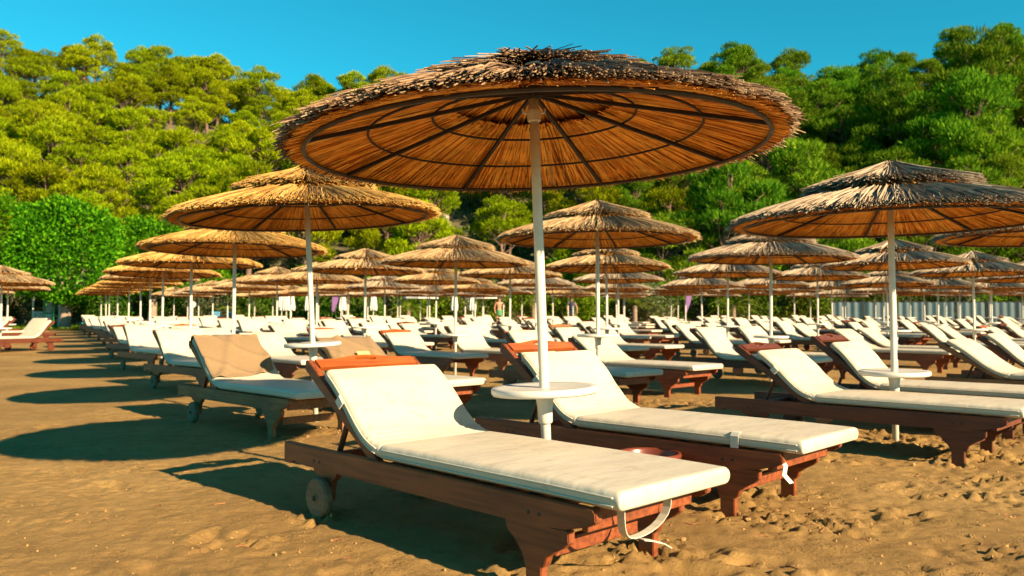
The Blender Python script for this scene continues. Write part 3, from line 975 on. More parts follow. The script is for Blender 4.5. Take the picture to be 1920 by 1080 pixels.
def shared_lounger_meshes():
    s = {}
    def rail():
        mb = MB()
        L = 1.975
        mb.prism([(0, ZR-0.098), (0.075, ZR-0.098), (0.09, ZR-0.085), (0.20, ZR-0.095), (1.70, ZR-0.098), (L-0.14, ZR-0.088), (L-0.03, ZR-0.058), (L, ZR-0.040), (L, ZR-0.014), (L-0.012, ZR), (0, ZR)], 0, TH)
        return bevel_mesh(mb.mesh('side_rail', [M['wood']]), 0.004)
    s['side_rail'] = rail()
    mb = MB()
    def q(cx, cz, r, a0, a1, n=6):
        return [(cx + r*math.cos(a0+(a1-a0)*i/n), cz + r*math.sin(a0+(a1-a0)*i/n)) for i in range(n+1)]
    zt = ZR-0.099
    poly = [(1.665, -0.06), (1.738, -0.06), (1.738, 0.085)] + [(1.752, 0.092), (1.765, 0.125), (1.80, 0.150), (1.835, 0.168), (1.86, 0.190), (1.86, zt+0.012)] \
         + [(1.56, zt+0.012), (1.575, 0.185), (1.61, 0.160), (1.648, 0.118), (1.665, 0.075)]
    mb.prism(poly, 0, 0.034)
    s['leg'] = bevel_mesh(mb.mesh('leg', [M['wood']]), 0.003)
    mb = MB(); mb.box((1.70, LW/2, 0.125), (0.030, LW-0.20, 0.055), bev=0.003)
    s['stretcher'] = mb.mesh('stretcher', [M['wood']])
    mb = MB()
    mb.box((1.90, LW/2, ZR-0.052), (0.030, LW-2*TH-0.002, 0.07), bev=0.003)
    s['end_rail'] = mb.mesh('end_rail', [M['wood']])
    mb = MB(); mb.box((0.29, LW/2, ZR-0.06), (0.035, LW-2*TH-0.002, 0.06), bev=0.003)
    s['cross_rail'] = mb.mesh('cross_rail', [M['wood']])
    mb = MB()
    mb.prism([(0.20, ZR-0.085), (0.42, ZR-0.085), (0.41, ZR-0.125), (0.375, ZR-0.15), (0.36, 0.075), (0.28, 0.075), (0.275, ZR-0.14), (0.22, ZR-0.118)], 0, 0.030)
    s['wheel_bracket'] = mb.mesh('wheel_bracket', [M['wood']])
    mb = MB()
    mb.lathe([(0.0, -0.004), (0.020, -0.004), (0.022, 0.0), (0.082, 0.0), (0.088, 0.006), (0.0915, 0.012), (0.0915, 0.032), (0.088, 0.038), (0.0, 0.038)], 26, (0, 0, 0), 'y')
    s['wheel'] = mb.mesh('wheel', [M['wheel']])
    mb = MB(); mb.lathe([(0.0, -0.016), (0.010, -0.014), (0.012, -0.004), (0.0, -0.0035)], 8, (0, 0, 0), 'y')
    s['axle_bolt'] = mb.mesh('axle_bolt', [M['iron']])
    mb = MB(); mb.box((0, LW/2, 0), (0.075, LW-2*TH-0.002, 0.018), bev=0.002)
    s['slat'] = mb.mesh('slat', [M['wood']])
    mb = MB()
    mb.lathe([(0.0, -0.003), (0.007, -0.002), (0.008, 0.0)], 8, (0, 0, 0), 'y')
    s['bolt'] = mb.mesh('bolt', [M['iron']])
    # seat cushion
    n = 44
    xs = [PIV-0.015 + (2.06-PIV+0.015)*i/n for i in range(n+1)]
    e = 0.030
    xs = sorted(set(xs + [xs[0]+e*q_ for q_ in (0.08, 0.25, 0.5, 0.8)] + [xs[-1]-e*q_ for q_ in (0.08, 0.25, 0.5, 0.8)]))
    mb, path = rounded_slab([(x, ZR+0.006-0.010*max(0, x-1.75)**1.0) for x in xs], LW-0.02, 0.062, 14, 0.026, 0.006, 3)
    s['seat_cushion'] = mb.mesh('seat_cushion', [M['cushion']])
    s['seat_piping'] = []
    for y, o_ in ((-0.0015, 0.042), (-0.0005, 0.016), (LW-0.0185, 0.042), (LW-0.0195, 0.016)):
        mb = MB(); mb.smooth = True; mb.tube(offset_line(path[4:-4], y, o_), 0.0035, 5); s['seat_piping'].append(mb.mesh('piping', [M['piping']]))
    return s
LS = shared_lounger_meshes()

def back_meshes(hx, hz, seed, cover=0.150):
    """parts of the back rest for one tilt: head of the posts at (hx, hz)"""
    d = {}
    px, pz = PIV-0.02, ZR-0.012
    ang = math.atan2(hz-pz, px-hx)
    L = math.hypot(hz-pz, px-hx)
    ux, uz = -math.cos(ang), math.sin(ang)         # up the post
    nx, nz = math.sin(ang), math.cos(ang)          # out of the back rest's upper face
    w = 0.027
    mb = MB()
    e = [(px - nx*w*1.3, pz - nz*w*1.3), (px + nx*w*0.2, pz + nz*w*0.2), (hx + nx*w + ux*0.01, hz + nz*w + uz*0.01), (hx + nx*w*0.4 + ux*0.035, hz + nz*w*0.4 + uz*0.035), (hx - nx*w + ux*0.01, hz - nz*w + uz*0.01)]
    mb.prism(e, 0, 0.032)
    d['post'] = bevel_mesh(mb.mesh('back_post', [M['wood']]), 0.003)
    # slats up the back rest
    d['slat_pos'] = []
    for k in range(6):
        t = 0.12 + 0.12*k
        d['slat_pos'].append((px + ux*L*t + nx*0.004, pz + uz*L*t + nz*0.004, ang))
    d['head_pos'] = (hx - ux*0.058 + nx*0.014, hz - uz*0.058 + nz*0.014, ang)
    # prop strut
    mb = MB()
    sx, sz = px + ux*L*0.52, pz + uz*L*0.52 - 0.01
    bx_, bz = sx - 0.10, ZR-0.035
    mb.tube([(sx, 0, sz), (bx_, 0, bz)], 0.014, 6)
    d['strut'] = mb.mesh('prop_strut', [M['wood_dark']])
    # cushion: sags between hinge and head
    f = 0.012
    p0 = (PIV-0.012, ZR+0.010); p3 = (hx - ux*cover + nx*(w+f), hz - uz*cover + nz*(w+f))
    l = math.hypot(p3[0]-p0[0], p3[1]-p0[1])
    p1 = (p0[0]-l*0.36, p0[1]+l*0.045); p2 = (p3[0]-ux*l*0.42 + nx*0.012, p3[1]-uz*l*0.42 + nz*0.012)
    pts = bez(p0, p1, p2, p3, 40)
    ex = []
    for q in (0.08, 0.25, 0.5, 0.8):
        ex.append(q)
    a, b = np.array(pts[0]), np.array(pts[1]); c, e2 = np.array(pts[-1]), np.array(pts[-2])
    da = (b-a)/np.linalg.norm(b-a)*0.03; dc = (e2-c)/np.linalg.norm(e2-c)*0.03
    head = [tuple(a + da*q) for q in ex if np.linalg.norm(da*q) < np.linalg.norm(b-a)*0.9]
    tail = [tuple(c + dc*q) for q in reversed(ex) if np.linalg.norm(dc*q) < np.linalg.norm(e2-c)*0.9]
    pts = [pts[0]] + head + pts[1:-1] + tail + [pts[-1]]
    rr = random.Random(seed); ph = [rr.uniform(0, 6) for _ in range(4)]
    def wr(u, v):
        g = math.exp(-((v-0.17)/0.10)**2)
        return g*(0.0035*math.sin(v*95 + 3.2*u + ph[0]) + 0.0025*math.sin(v*150 - 4*u + ph[1]))*(0.4+0.6*math.sin(u*3.0+ph[2])**2) \
            + 0.0015*math.sin(v*22 + 5*u + ph[3])
    mb, path = rounded_slab(pts[::-1], LW-0.02, 0.056, 16, 0.024, 0.007, seed, None)
    # wrinkles near the fold (v runs from the head here)
    mb, path = rounded_slab(pts[::-1], LW-0.02, 0.056, 16, 0.024, 0.007, seed, lambda u, v: wr(u, 1-v))
    d['cushion'] = mb.mesh('back_cushion', [M['cushion']])
    d['piping'] = []
    for y, o_ in ((-0.0015, 0.038), (-0.0005, 0.015), (LW-0.0185, 0.038), (LW-0.0195, 0.015)):
        mb = MB(); mb.smooth = True; mb.tube(offset_line(path[4:-4], y, o_), 0.0033, 5); d['piping'].append(mb.mesh('piping', [M['piping']]))
    # a towel lying over the upper part of the cushion
    return d, path

BACKS = [back_meshes(0.19, 0.685, 1), back_meshes(0.225, 0.735, 2), back_meshes(0.165, 0.645, 3),
         back_meshes(0.20, 0.69, 4, 0.035), back_meshes(0.24, 0.74, 5, 0.045), back_meshes(0.16, 0.64, 6, 0.03)]
HEAD = headboard_mesh(LW-2*0.048)

def lounger(full, bk, wood):
    """builds one lounger; full = all parts"""
    t = empty('sun_lounger')
    B = BACKS[bk][0]
    def put(name, me, loc=None, parent=None, mat=None, rot=None):
        o = obj(name, me, None, parent or t, loc)
        if len(me.materials) == 0: me.materials.append(M['wood'])
        if mat is not None: set_mat(o, mat)
        if rot: o.rotation_euler = rot
        return o
    r1 = put('side_rail', LS['side_rail'], (0, 0, 0), None, wood)
    put('side_rail', LS['side_rail'], (0, LW-TH, 0), None, wood)
    put('leg', LS['leg'], (0, 0.001, 0), None, wood); put('leg', LS['leg'], (0, LW-0.035, 0), None, wood)
    for y, s in ((-0.014, 1), (LW-0.024, 1)):
        wl = put('wheel', LS['wheel'], (0.32, y, 0.0915))
        if full: put('axle_bolt', LS['axle_bolt'], None, wl)
    sc = put('seat_cushion', LS['seat_cushion'], (0, 0.01, 0))
    bc = put('back_cushion', B['cushion'], (0, 0.01, 0))
    hp = B['head_pos']
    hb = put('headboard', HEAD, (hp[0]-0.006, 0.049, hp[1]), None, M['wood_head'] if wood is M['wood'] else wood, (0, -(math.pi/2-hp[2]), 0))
    put('back_post', B['post'], (0, 0.016, 0), None, wood); put('back_post', B['post'], (0, LW-0.048, 0), None, wood)
    if full:
        
        for me in LS['seat_piping']: put('piping', me, None, sc)
        for me in B['piping']: put('piping', me, None, bc)
        put('prop_strut', B['strut'], (0, 0.075, 0)); put('prop_strut', B['strut'], (0, LW-0.075, 0))
        put('stretcher', LS['stretcher'], None, None, wood); put('end_rail', LS['end_rail'], None, None, wood); put('cross_rail', LS['cross_rail'], None, None, wood)
        put('wheel_bracket', LS['wheel_bracket'], (0, 0.037, 0), None, wood); put('wheel_bracket', LS['wheel_bracket'], (0, LW-0.067, 0), None, wood)
        
        for bx in ((0.28, ZR-0.06), (0.33, ZR-0.06), (1.68, ZR-0.055), (1.73, ZR-0.055)): put('bolt', LS['bolt'], (bx[0], 0.0, bx[1]))
        for (x, z, a) in B['slat_pos']:
            put('slat', LS['slat'], (x, 0, z), None, wood, (0, a, 0))
        for k in range(9):
            put('slat', LS['slat'], (0.86 + 0.115*k, 0, ZR-0.012), None, wood)
    return t

def merged_lounger(bk, wood):
    """small far lounger: frame, legs and cushions in few meshes"""
    src = lounger(True, bk, wood)
    bpy.context.view_layer.update()
    frame = MB(); soft = MB(); soft.smooth = True
    def walk(o):
        for ch in o.children:
            if ch.name.split('.')[0] in ('piping', 'bolt', 'axle_bolt', 'slat'): continue
            me = ch.data; mw = ch.matrix_world
            tgt = soft if 'cushion' in ch.name else frame
            tgt.add([tuple(mw @ v.co) for v in me.vertices], [tuple(p.vertices) for p in me.polygons])
            walk(ch)
    walk(src)
    remove_tree(src)
    t = empty('sun_lounger')
    obj('frame', frame.mesh('frame', [wood]), None, t)
    obj('cushion', soft.mesh('cushion', [M['cushion']]), None, t)
    return t

WOODS = [M['wood'], M['wood_dark'], M['wood_old']]
PROTO = {}
def place_lounger(x, y, ang, tier, bk, wi, label, group, dz=0.0):
    key = (tier, bk, wi)
    if key not in PROTO:
        PROTO[key] = lounger(tier == 0, bk, WOODS[wi]) if tier < 2 else merged_lounger(bk, WOODS[wi])
    t = copy_tree(PROTO[key])
    t.location = (x, y, float(beach_z(x + 0.7, y - 0.4)) + dz)
    t.rotation_euler[2] = ang
    # rest on the sloping beach
    return tag(t, label, 'sun lounger', group)

def px2w(px, Y):
    return (px-960)/1494*Y

# ------------------------------------------------------------------ the field of parasols and loungers
A0 = np.array([0.172, 3.752]); STEP_C = np.array([-1.92, 3.37]); STEP_R = np.array([2.76, 2.26])
N1 = np.array([-1.135, 3.941]); N2 = np.array([-0.229, 4.904])
LA = R(-44.8)
frr = random.Random(41)
near_par = {
    (0, 0): ('weathered brown straw parasol with dark frayed rim over the two front loungers', 'reed_brown'),
    (0, 1): ('golden straw parasol behind the lounger with the orange headboard', 'reed_gold'),
    (0, 2): ('golden straw parasol second along the sandy path', 'reed_gold'),
    (0, 3): ('golden straw parasol third along the sandy path', 'reed_gold'),
    (1, 0): ('greyish straw parasol with ragged two-tier top beside the dark wooden lounger', 'reed_grey'),
    (1, 1): ('tan two-tier straw parasol directly behind the brown frayed parasol', 'reed_tan'),
    (1, 2): ('tan straw parasol second behind the brown frayed one', 'reed_tan'),
    (2, 0): ('grey-brown straw parasol cut by the picture edge beyond the dark lounger', 'reed_grey'),
    (2, 1): ('grey-brown two-tier straw parasol behind the dark wooden lounger', 'reed_grey'),
}
far_par_label = {'reed_gold': 'golden straw parasol in the far rows by the sandy path', 'reed_tan': 'tan straw parasol on white pole in the crowded middle rows', 'reed_grey': 'grey weathered straw parasol in the far rows below the dark pines'}
near_lou = {
    (0, 0, 0): ('cream lounger with orange slotted headboard and hanging white strap, parasol pole beside it', 0, 0, 0),
    (0, 0, 1): ('cream lounger behind the white round table, strap round its cushion', 0, 1, 0),
    (0, 1, 0): ('pale wood lounger with tan towel spread over the back by the path', 0, 3, 2),
    (0, 1, 1): ('cream lounger with tan towel and paper note on its back', 0, 5, 0),
    (1, 0, 0): ('dark brown lounger with shaded headboard under the greyish parasol', 0, 0, 1),
    (1, 0, 1): ('cream lounger behind the round table of the greyish parasol', 0, 1, 1),
}
SPOT = {}
ORD = ['first', 'second', 'third', 'fourth', 'fifth', 'sixth', 'seventh']
LINE = ['brown frayed parasol', 'greyish ragged parasol', 'grey-brown cut-off parasol', 'parasol beyond the cut-off one']
npar = nlou = 0
specials = {}
for i in range(0, 16):
    for j in range(0, 14):
        p = A0 + STEP_R*i + STEP_C*j
        if p[1] > 43.5: continue
        jx, jy = (0, 0) if (i, j) in near_par else (frr.uniform(-0.15, 0.15), frr.uniform(-0.15, 0.15))
        p = p + np.array([jx, jy])
        if (i, j) == (1, 0): p = p + np.array([-0.055, 0.0])
        px = 960 + 1494*p[0]/p[1]
        if px > 2080 or px < -150: continue
        hi = (i, j) in near_par
        if hi: lab, mt = near_par[(i, j)]; grp = 'straw parasols on the beach'
        else:
            mt = 'reed_gold' if i == 0 else ('reed_tan' if i <= 2 else 'reed_grey')
            if frr.random() < 0.2: mt = frr.choice(['reed_tan', 'reed_grey'])
            lab = far_par_label[mt]
            if i <= 3 and j <= 6: lab = '%s straw parasol, %s in the line that starts at the %s' % (mt[5:], ORD[j], LINE[i])
            grp = mt[5:] + ' straw parasols in the far rows'
        lean = (frr.uniform(-0.014, 0.014), frr.uniform(-0.014, 0.014))
        if (i, j) == (0, 0): lean = (0.0, -0.036)
        if (i, j) == (0, 1): lean = (0.0, 0.052)
        dz = 0.06 if hi else frr.uniform(0.0, 0.12)
        if (i, j) == (0, 0): dz = 0.0
        if (i, j) == (1, 1): dz = 0.14
        if (i, j) in ((1, 0),): dz = -0.07
        if i == 0 and j > 0: dz = 0.11
        parasol(p[0], p[1], p[1] < 13, M[mt], lab, grp, frr.uniform(0, 6.28) if (i, j) != (0, 0) else 0.1, lean, 2 if p[1] < 22 else 0, dz, True, i+j)
        npar += 1
        for k in (0, 1):
            q = (N1 if k == 0 else N2) + (p - A0)
            ang = LA
            if (i, j) == (0, 0):
                ang = R(-46.0) if k == 0 else R(-44.0)
                if k == 0: q = q + np.array([0.022, -0.022])
            tier = 0 if q[1] < 11 else (1 if q[1] < 19 else 2)
            if (i, j, k) in near_lou:
                lab, tier, bk, wi = near_lou[(i, j, k)]; grp = 'sun loungers nearest the path'
            else:
                q = q + np.array([frr.uniform(-0.09, 0.09), frr.uniform(-0.09, 0.09)]); ang += R(frr.uniform(-3, 3))
                bk = frr.choice([0, 1, 2, 3, 4, 5, 3, 4, 5, 3, 4, 5]); wi = frr.choice([0, 0, 1, 2]) if tier < 2 else frr.choice([0, 1])
                wname = ['red-brown', 'dark brown', 'weathered pale'][wi]
                band = 'in the middle rows' if tier < 2 else 'in the far rows'
                lab = 'cream cushioned lounger with %s wooden frame %s' % (wname, band)
                if i <= 3 and j <= 5: lab = '%s lounger, %s side of %s parasol in line from %s' % (wname, ['path', 'far'][k], ORD[j], LINE[i])
                grp = '%s loungers %s' % (wname, band)
            fx = 960 + 1494*(q[0]+0.8)/max(0.5, q[1])
            if fx > 2250: continue
            o = place_lounger(q[0], q[1], ang, tier, bk, wi, lab, grp)
            nlou += 1
            SPOT[(i, j, k)] = (o, q[0], q[1], ang, bk)
            if q[1] < 9:
                ca, sa = math.cos(ang), math.sin(ang)
                for (a, b, rd) in ((1.70, 0.02, 0.20), (1.70, LW-0.02, 0.22), (0.32, 0.0, 0.14), (0.32, LW, 0.14)):
                    LEG_SPOTS.append((q[0] + a*ca - b*sa, q[1] + a*sa + b*ca, rd))
# across the path
for n_, (x, y) in enumerate([(px2w(2, 20.2), 20.2), (px2w(14, 25.5), 25.5), (px2w(-40, 31), 31)]):
    parasol(x, y, False, M['reed_tan'], 'tan straw parasol across the sandy path, beside the clipped trees', 'tan parasols across the path', frr.uniform(0, 6), (0, 0), 0, 0.0)
    npar += 1
    for k in (0, 1):
        place_lounger(x + 0.25 + 1.3*k - 0.9, y + 1.1 - 0.3*k, R(-112), 2, 4, 1, 'cream lounger on the far side of the sandy path', 'loungers across the path'); nlou += 1
for t in PROTO.values(): remove_tree(t)
print('parasols', npar, 'loungers', nlou)

build_ground()
build_hill()

# ------------------------------------------------------------------ straps, towels, pot
def on_lounger(key, a, b, z):
    o, x, y, ang, bk = SPOT[key]
    return (x + a*math.cos(ang) - b*math.sin(ang), y + a*math.sin(ang) + b*math.cos(ang), z)

def ribbon(pts, side, w, th=0.003):
    """flat band along pts; side = unit vector across it"""
    mb = MB(); mb.smooth = False
    V = []; n = len(pts); S = Vector(side)
    for k in range(n):
        p = Vector(pts[k]); t = Vector(pts[min(k+1, n-1)]) - Vector(pts[max(k-1, 0)]); t.normalize()
        nr = t.cross(S).normalized()*th
        V += [p - S*w/2, p + S*w/2, p + S*w/2 + nr, p - S*w/2 + nr]
    F = []
    for k in range(n-1):
        for j in range(4):
            F.append((4*k+j, 4*k+(j+1) % 4, 4*k+4+(j+1) % 4, 4*k+4+j))
    F += [(3, 2, 1, 0), tuple(4*(n-1)+j for j in range(4))]
    mb.add(V, F)
    return mb

o1 = SPOT[(0, 0, 0)][0]
pts = []
for k in range(15):
    a = math.pi*(k/14)
    pts.append((1.93 + 0.02*math.cos(a*2), 0.29 - 0.13*math.cos(a), ZR-0.02 - 0.125*math.sin(a)**0.8))
ribbon(pts, (1, 0, 0), 0.032).build('strap', M['strap'], o1)
pts = [(1.95, 0.27, ZR-0.143), (1.96, 0.31, ZR-0.152), (1.975, 0.35, ZR-0.165), (1.98, 0.385, ZR-0.185)]
ribbon(pts, (0.96, -0.26, 0), 0.03).build('strap_end', M['strap'], o1)
o2 = SPOT[(0, 0, 1)][0]
def strap_round(o, x, w=0.04):
    y0, y1, z0, z1 = 0.004, LW-0.004, ZR+0.002, ZR+0.078
    pts = [(x, y0-0.001, z0), (x, y0-0.002, z1-0.022), (x, y0+0.010, z1-0.006), (x, y0+0.03, z1-0.002), (x, LW/2, z1+0.001), (x, y1-0.03, z1-0.002), (x, y1-0.01, z1-0.006), (x, y1+0.002, z1-0.022), (x, y1+0.001, z0)]
    ribbon(pts[:4], (1, 0, 0), w, 0.002).build('strap', M['strap'], o)
strap_round(o2, 1.74)
pts = [(1.93, 0.05, ZR-0.02), (1.96, 0.055, ZR-0.06), (1.955, 0.05, ZR-0.10), (1.985, 0.06, ZR-0.135)]
ribbon(pts, (0.1, 0.99, 0), 0.035).build('strap_end', M['strap'], o2)
for key in ((1, 0, 0), (0, 0, 0), (0, 0, 1)):
    o, x, y, ang, bk = SPOT[key]
    pth = BACKS[bk][1]
    p = pth[int(len(pth)*0.35)]
    mb = MB(); mb.box((p.x-0.004, 0.004, p.z+0.026), (0.05, 0.010, 0.045), Matrix.Rotation(0.8, 3, 'Y'), 0.003)
    mb.build('tie_tab', M['strap'], o)

def towel(key, v0, v1, u0, u1, seed, label, flap):
    """cloth lying on the back cushion, slipping over its head edge"""
    o, x, y, ang, bk = SPOT[key]
    path = BACKS[bk][1]                                     # from head to hinge
    n = len(path)
    line = []
    pts = [Vector(p) for p in path]
    def at(s):
        f = s*(n-1); i = min(int(f), n-2); p = pts[i].lerp(pts[i+1], f-i)
        t = (pts[i+1]-pts[i]).normalized(); nr = Vector((-t.z, 0, t.x)); nr = nr if nr.z > 0 else -nr
        return p, nr, t
    nu, nv = 34, 46
    V = []; F = []
    for iv in range(nv+1):
        for iu in range(nu+1):
            u = u0 + (u1-u0)*iu/nu; s = iv/nv
            fold = 0.006 + 0.020*max(0, math.sin((u*2.2 + s*1.3)*4.6 + seed))**4 + 0.014*max(0, math.sin((u*1.2-s*1.7)*7 + seed*2))**6
            if s < 0.12:                                   # behind the head edge
                p, nr, t = at(v0); k = (0.12-s)/0.12
                pos = p + nr*(0.066) - t*0.03*math.sin(min(1, k*2.2)*math.pi/2) - Vector((0, 0, 1))*0.16*max(0, k-0.25) - Vector((1, 0, 0))*0.05*k
            else:
                vv = v0 + (v1-v0)*(s-0.12)/0.88
                cut = flap*max(0, (u-0.55)/0.45)**1.5 * max(0, s-0.25)
                vv2 = vv - cut*0.15
                p, nr, t = at(max(0, vv2))
                pos = p + nr*(0.065 + fold)
            yy = 0.01 + u*(LW-0.02)
            if u < 0.0: pos = pos - Vector((0, 0, 0.9*(0-u)*0.6)); yy = 0.006 + u*0.05
            if u > 1.0: pos = pos - Vector((0, 0, 0.9*(u-1)*0.6)); yy = LW-0.006 + (u-1)*0.05
            yy += 0.012*math.sin(s*9+seed) * (1 if 0 < u < 1 else 0.3)
            V.append((pos.x, yy, pos.z))
    m = nu+1
    for iv in range(nv):
        for iu in range(nu):
            F.append((iv*m+iu, iv*m+iu+1, (iv+1)*m+iu+1, (iv+1)*m+iu))
    me = bpy.data.meshes.new('beach_towel'); me.from_pydata(V, [], F); me.update()
    for p in me.polygons: p.use_smooth = True
    t = obj('beach_towel', me, M['towel'], loc=o.location)
    t.rotation_euler = o.rotation_euler
    sm = t.modifiers.new('thickness', 'SOLIDIFY'); sm.thickness = 0.005; sm.offset = 1
    tag(t, label, 'towel')
    return t
towel((0, 1, 0), 0.0, 0.80, -0.03, 0.94, 1.0, 'crumpled tan towel over the back of the pale wood lounger', 1.6)
tw = towel((0, 1, 1), 0.0, 0.92, -0.14, 1.03, 3.3, 'tan towel draped over the lounger behind the golden parasol table', 0.0)
mb = MB(); mb.box((0, 0, 0), (0.10, 0.15, 0.004))
pth = BACKS[5][1]; pp = pth[int(len(pth)*0.45)]
nt_ = mb.build('paper_note', mat_simple('yellow_paper', (0.75, 0.55, 0.22), 0.8, 0.05, 10), None)
l_ = on_lounger((0, 1, 1), pp.x + 0.075, 0.36, pp.z + 0.075 + float(beach_z(0, 7.5)))
nt_.location = l_; nt_.rotation_euler = (0, R(42), SPOT[(0, 1, 1)][3])
tag(nt_, 'small yellow paper note lying on the draped tan towel', 'paper')

# pot behind the front lounger
mb = MB(); mb.smooth = True
mb.lathe([(0.0, 0.0), (0.105, 0.0), (0.112, 0.012), (0.138, 0.24), (0.150, 0.245), (0.154, 0.258), (0.150, 0.27), (0.138, 0.272), (0.130, 0.262), (0.128, 0.22), (0.105, 0.03), (0.0, 0.025)], 36)
pot = mb.build('waste_pot', M['clay'], None, (0.66, 3.86, 0.0))
tag(pot, 'dark red round plastic pot between the two front loungers', 'pot')

# a cloth bundle on a far lounger
mb = MB(); mb.smooth = True
mb.lathe([(0.0, 0.0), (0.13, 0.01), (0.19, 0.07), (0.20, 0.13), (0.17, 0.15), (0.15, 0.10), (0.0, 0.07)], 16)
key = (2, 2, 0) if (2, 2, 0) in SPOT else list(SPOT)[10]
bw = mb.build('cloth_bag', M['orange_cloth'], None)
bl = on_lounger(key, 1.0, 0.33, ZR + 0.075)
bw.location = (bl[0], bl[1], bl[2] + SPOT[key][0].location.z)
tag(bw, 'small orange bowl-shaped bag lying on a cream lounger', 'bag')

# ------------------------------------------------------------------ sand clods, twigs
def clods():
    P = []
    pix = [(1.62, 3.35, 0.32, 170), (1.95, 3.45, 0.30, 120), (1.28, 3.72, 0.22, 90), (2.6, 3.4, 0.5, 200), (3.1, 4.3, 0.6, 150), (2.4, 4.5, 0.5, 120), (-0.85, 3.25, 0.22, 90), (-1.1, 3.05, 0.35, 110), (-1.6, 3.2, 0.6, 90),
           (0.75, 2.9, 0.25, 60), (0.15, 2.65, 0.15, 40), (3.5, 3.6, 0.5, 120), (-2.2, 3.9, 0.5, 60), (2.0, 2.9, 0.5, 120), (0.9, 6.2, 0.6, 120), (-1.0, 6.2, 0.5, 80), (1.6, 7.5, 0.8, 120)]
    for x, y, s, n in pix:
        for k in range(n//3):
            P.append((x + frr.gauss(0, s), y + frr.gauss(0, s*0.7), abs(frr.gauss(0, 0.003)) + 0.0018))
    for lx, ly, lr in LEG_SPOTS:
        for k in range(16):
            P.append((lx + frr.gauss(0, lr*0.7), ly + frr.gauss(0, lr*0.7), abs(frr.gauss(0, 0.0045)) + 0.0025))
    for k in range(350):
        y = 2.3 + 6*frr.random()**1.3; x = frr.uniform(-0.75, 0.75)*y
        P.append((x, y, abs(frr.gauss(0, 0.0018)) + 0.0012))
    P = np.array(P)
    Zg = beach_z(P[:, 0], P[:, 1]) + relief(P[:, 0].copy(), P[:, 1].copy())
    bm = bmesh.new(); bmesh.ops.create_icosphere(bm, subdivisions=1, radius=1.0)
    ico = np.array([v.co[:] for v in bm.verts]); fc = np.array([[v.index for v in f.verts] for f in bm.faces]); bm.free()
    n = len(P)
    S = P[:, 2][:, None, None]*rng.uniform(0.55, 1.35, (n, len(ico), 1))*rng.uniform(0.7, 1.4, (n, 1, 3))
    V = ico[None]*S + np.stack([P[:, 0], P[:, 1], Zg + P[:, 2]*0.1], 1)[:, None, :]
    F = fc[None] + (np.arange(n)*len(ico))[:, None, None]
    o = obj('sand_clods', mesh_np('sand_clods', V.reshape(-1, 3), F.reshape(-1, 3), M['clod'], False))
    tag(o, 'loose clods of damp sand scattered on the beach', 'sand', kind='stuff')
    mb = MB()
    for k in range(90):
        y = 2.4 + 3.5*frr.random(); x = frr.uniform(-0.7, 0.7)*y; a = frr.uniform(0, 6.28); l = frr.uniform(0.02, 0.075)
        xs = np.array([x, x+l*0.5*math.cos(a), x+l*math.cos(a+0.3)]); ys = np.array([y, y+l*0.5*math.sin(a), y+l*math.sin(a+0.3)])
        zs = beach_z(xs, ys) + relief(xs.copy(), ys.copy()) + 0.003
        mb.tube(list(zip(xs, ys, zs)), frr.uniform(0.0012, 0.0026), 4)
    o = obj('twigs', mb.mesh('twigs', [M['twig']]))
    tag(o, 'dry brown twigs and needles strewn over the sand', 'twigs', kind='stuff')
clods()

# ------------------------------------------------------------------ behind the field
# lawn strip
mb_x = np.linspace(-34, -9, 40); mb_y = np.linspace(41.5, 53, 14)
X, Y = np.meshgrid(mb_x, mb_y)
Z = beach_z(X, Y) + 0.05
ii = np.arange(39)[None, :] + 40*np.arange(13)[:, None]
lawn = obj('lawn', mesh_np('lawn', np.stack([X.ravel(), Y.ravel(), Z.ravel()], 1), np.stack([ii, ii+1, ii+41, ii+40], -1).reshape(-1, 4), M['grass'], True))
tag(lawn, 'green lawn under the clipped trees', kind='structure')
gp = np.stack([rng.uniform(-34, -9, 9000), rng.uniform(41.5, 53, 9000)], 1)
V, F = leaf_quads(np.stack([gp[:, 0], gp[:, 1], beach_z(gp[:, 0], gp[:, 1]) + 0.10], 1), np.tile([0, 0, 1.0], (9000, 1)), 0.14, 0.05, 0.3)
tag(obj('grass_blades', mesh_np('grass_blades', V, F, M['grass'])), 'short grass blades on the lawn below the clipped trees', 'grass', kind='stuff')

ficus(px2w(122, 43), 43, 4.9, 4.4, 1.7, 6.75, 'clipped round-leaved tree with pale forked trunk beside the green board', 22000)
ficus(px2w(-45, 48), 48, 5.6, 4.6, 2.4, 8.0, 'clipped green tree behind the cream awning', 14000)
ficus(px2w(285, 50), 50, 5.0, 4.4, 2.2, 6.6, 'lower clipped green tree behind the golden parasols', 13000)

# cream awning
t = empty('awning', (px2w(25, 46), 46, float(beach_z(0, 46))))
mb = MB()
mb.add([(-2.6, -1.2, 2.28), (1.9, -1.2, 2.28), (1.9, 1.6, 2.95), (-2.6, 1.6, 2.95), (-2.6, -1.2, 2.32), (1.9, -1.2, 2.32), (1.9, 1.6, 2.99), (-2.6, 1.6, 2.99)], [(0, 3, 2, 1), (4, 5, 6, 7), (0, 1, 5, 4), (1, 2, 6, 5), (2, 3, 7, 6), (3, 0, 4, 7)])
mb.build('roof_cloth', M['canvas'], t)
for k in range(15):
    mb = MB(); mb.box((-2.45 + 0.3*k, -1.215, 2.18), (0.285, 0.012, 0.2 + 0.02*(k % 2))); mb.build('valance', M['canvas'], t)
for x, y, h in ((-2.5, -1.1, 2.28), (1.8, -1.1, 2.28), (-2.5, 1.5, 2.93), (1.8, 1.5, 2.93)):
    mb = MB(); mb.tube([(x, y, -0.1), (x, y, h)], 0.05, 8); mb.build('post', M['paint'], t)
tag(t, 'cream canvas awning on white posts beside the clipped trees', 'awning')

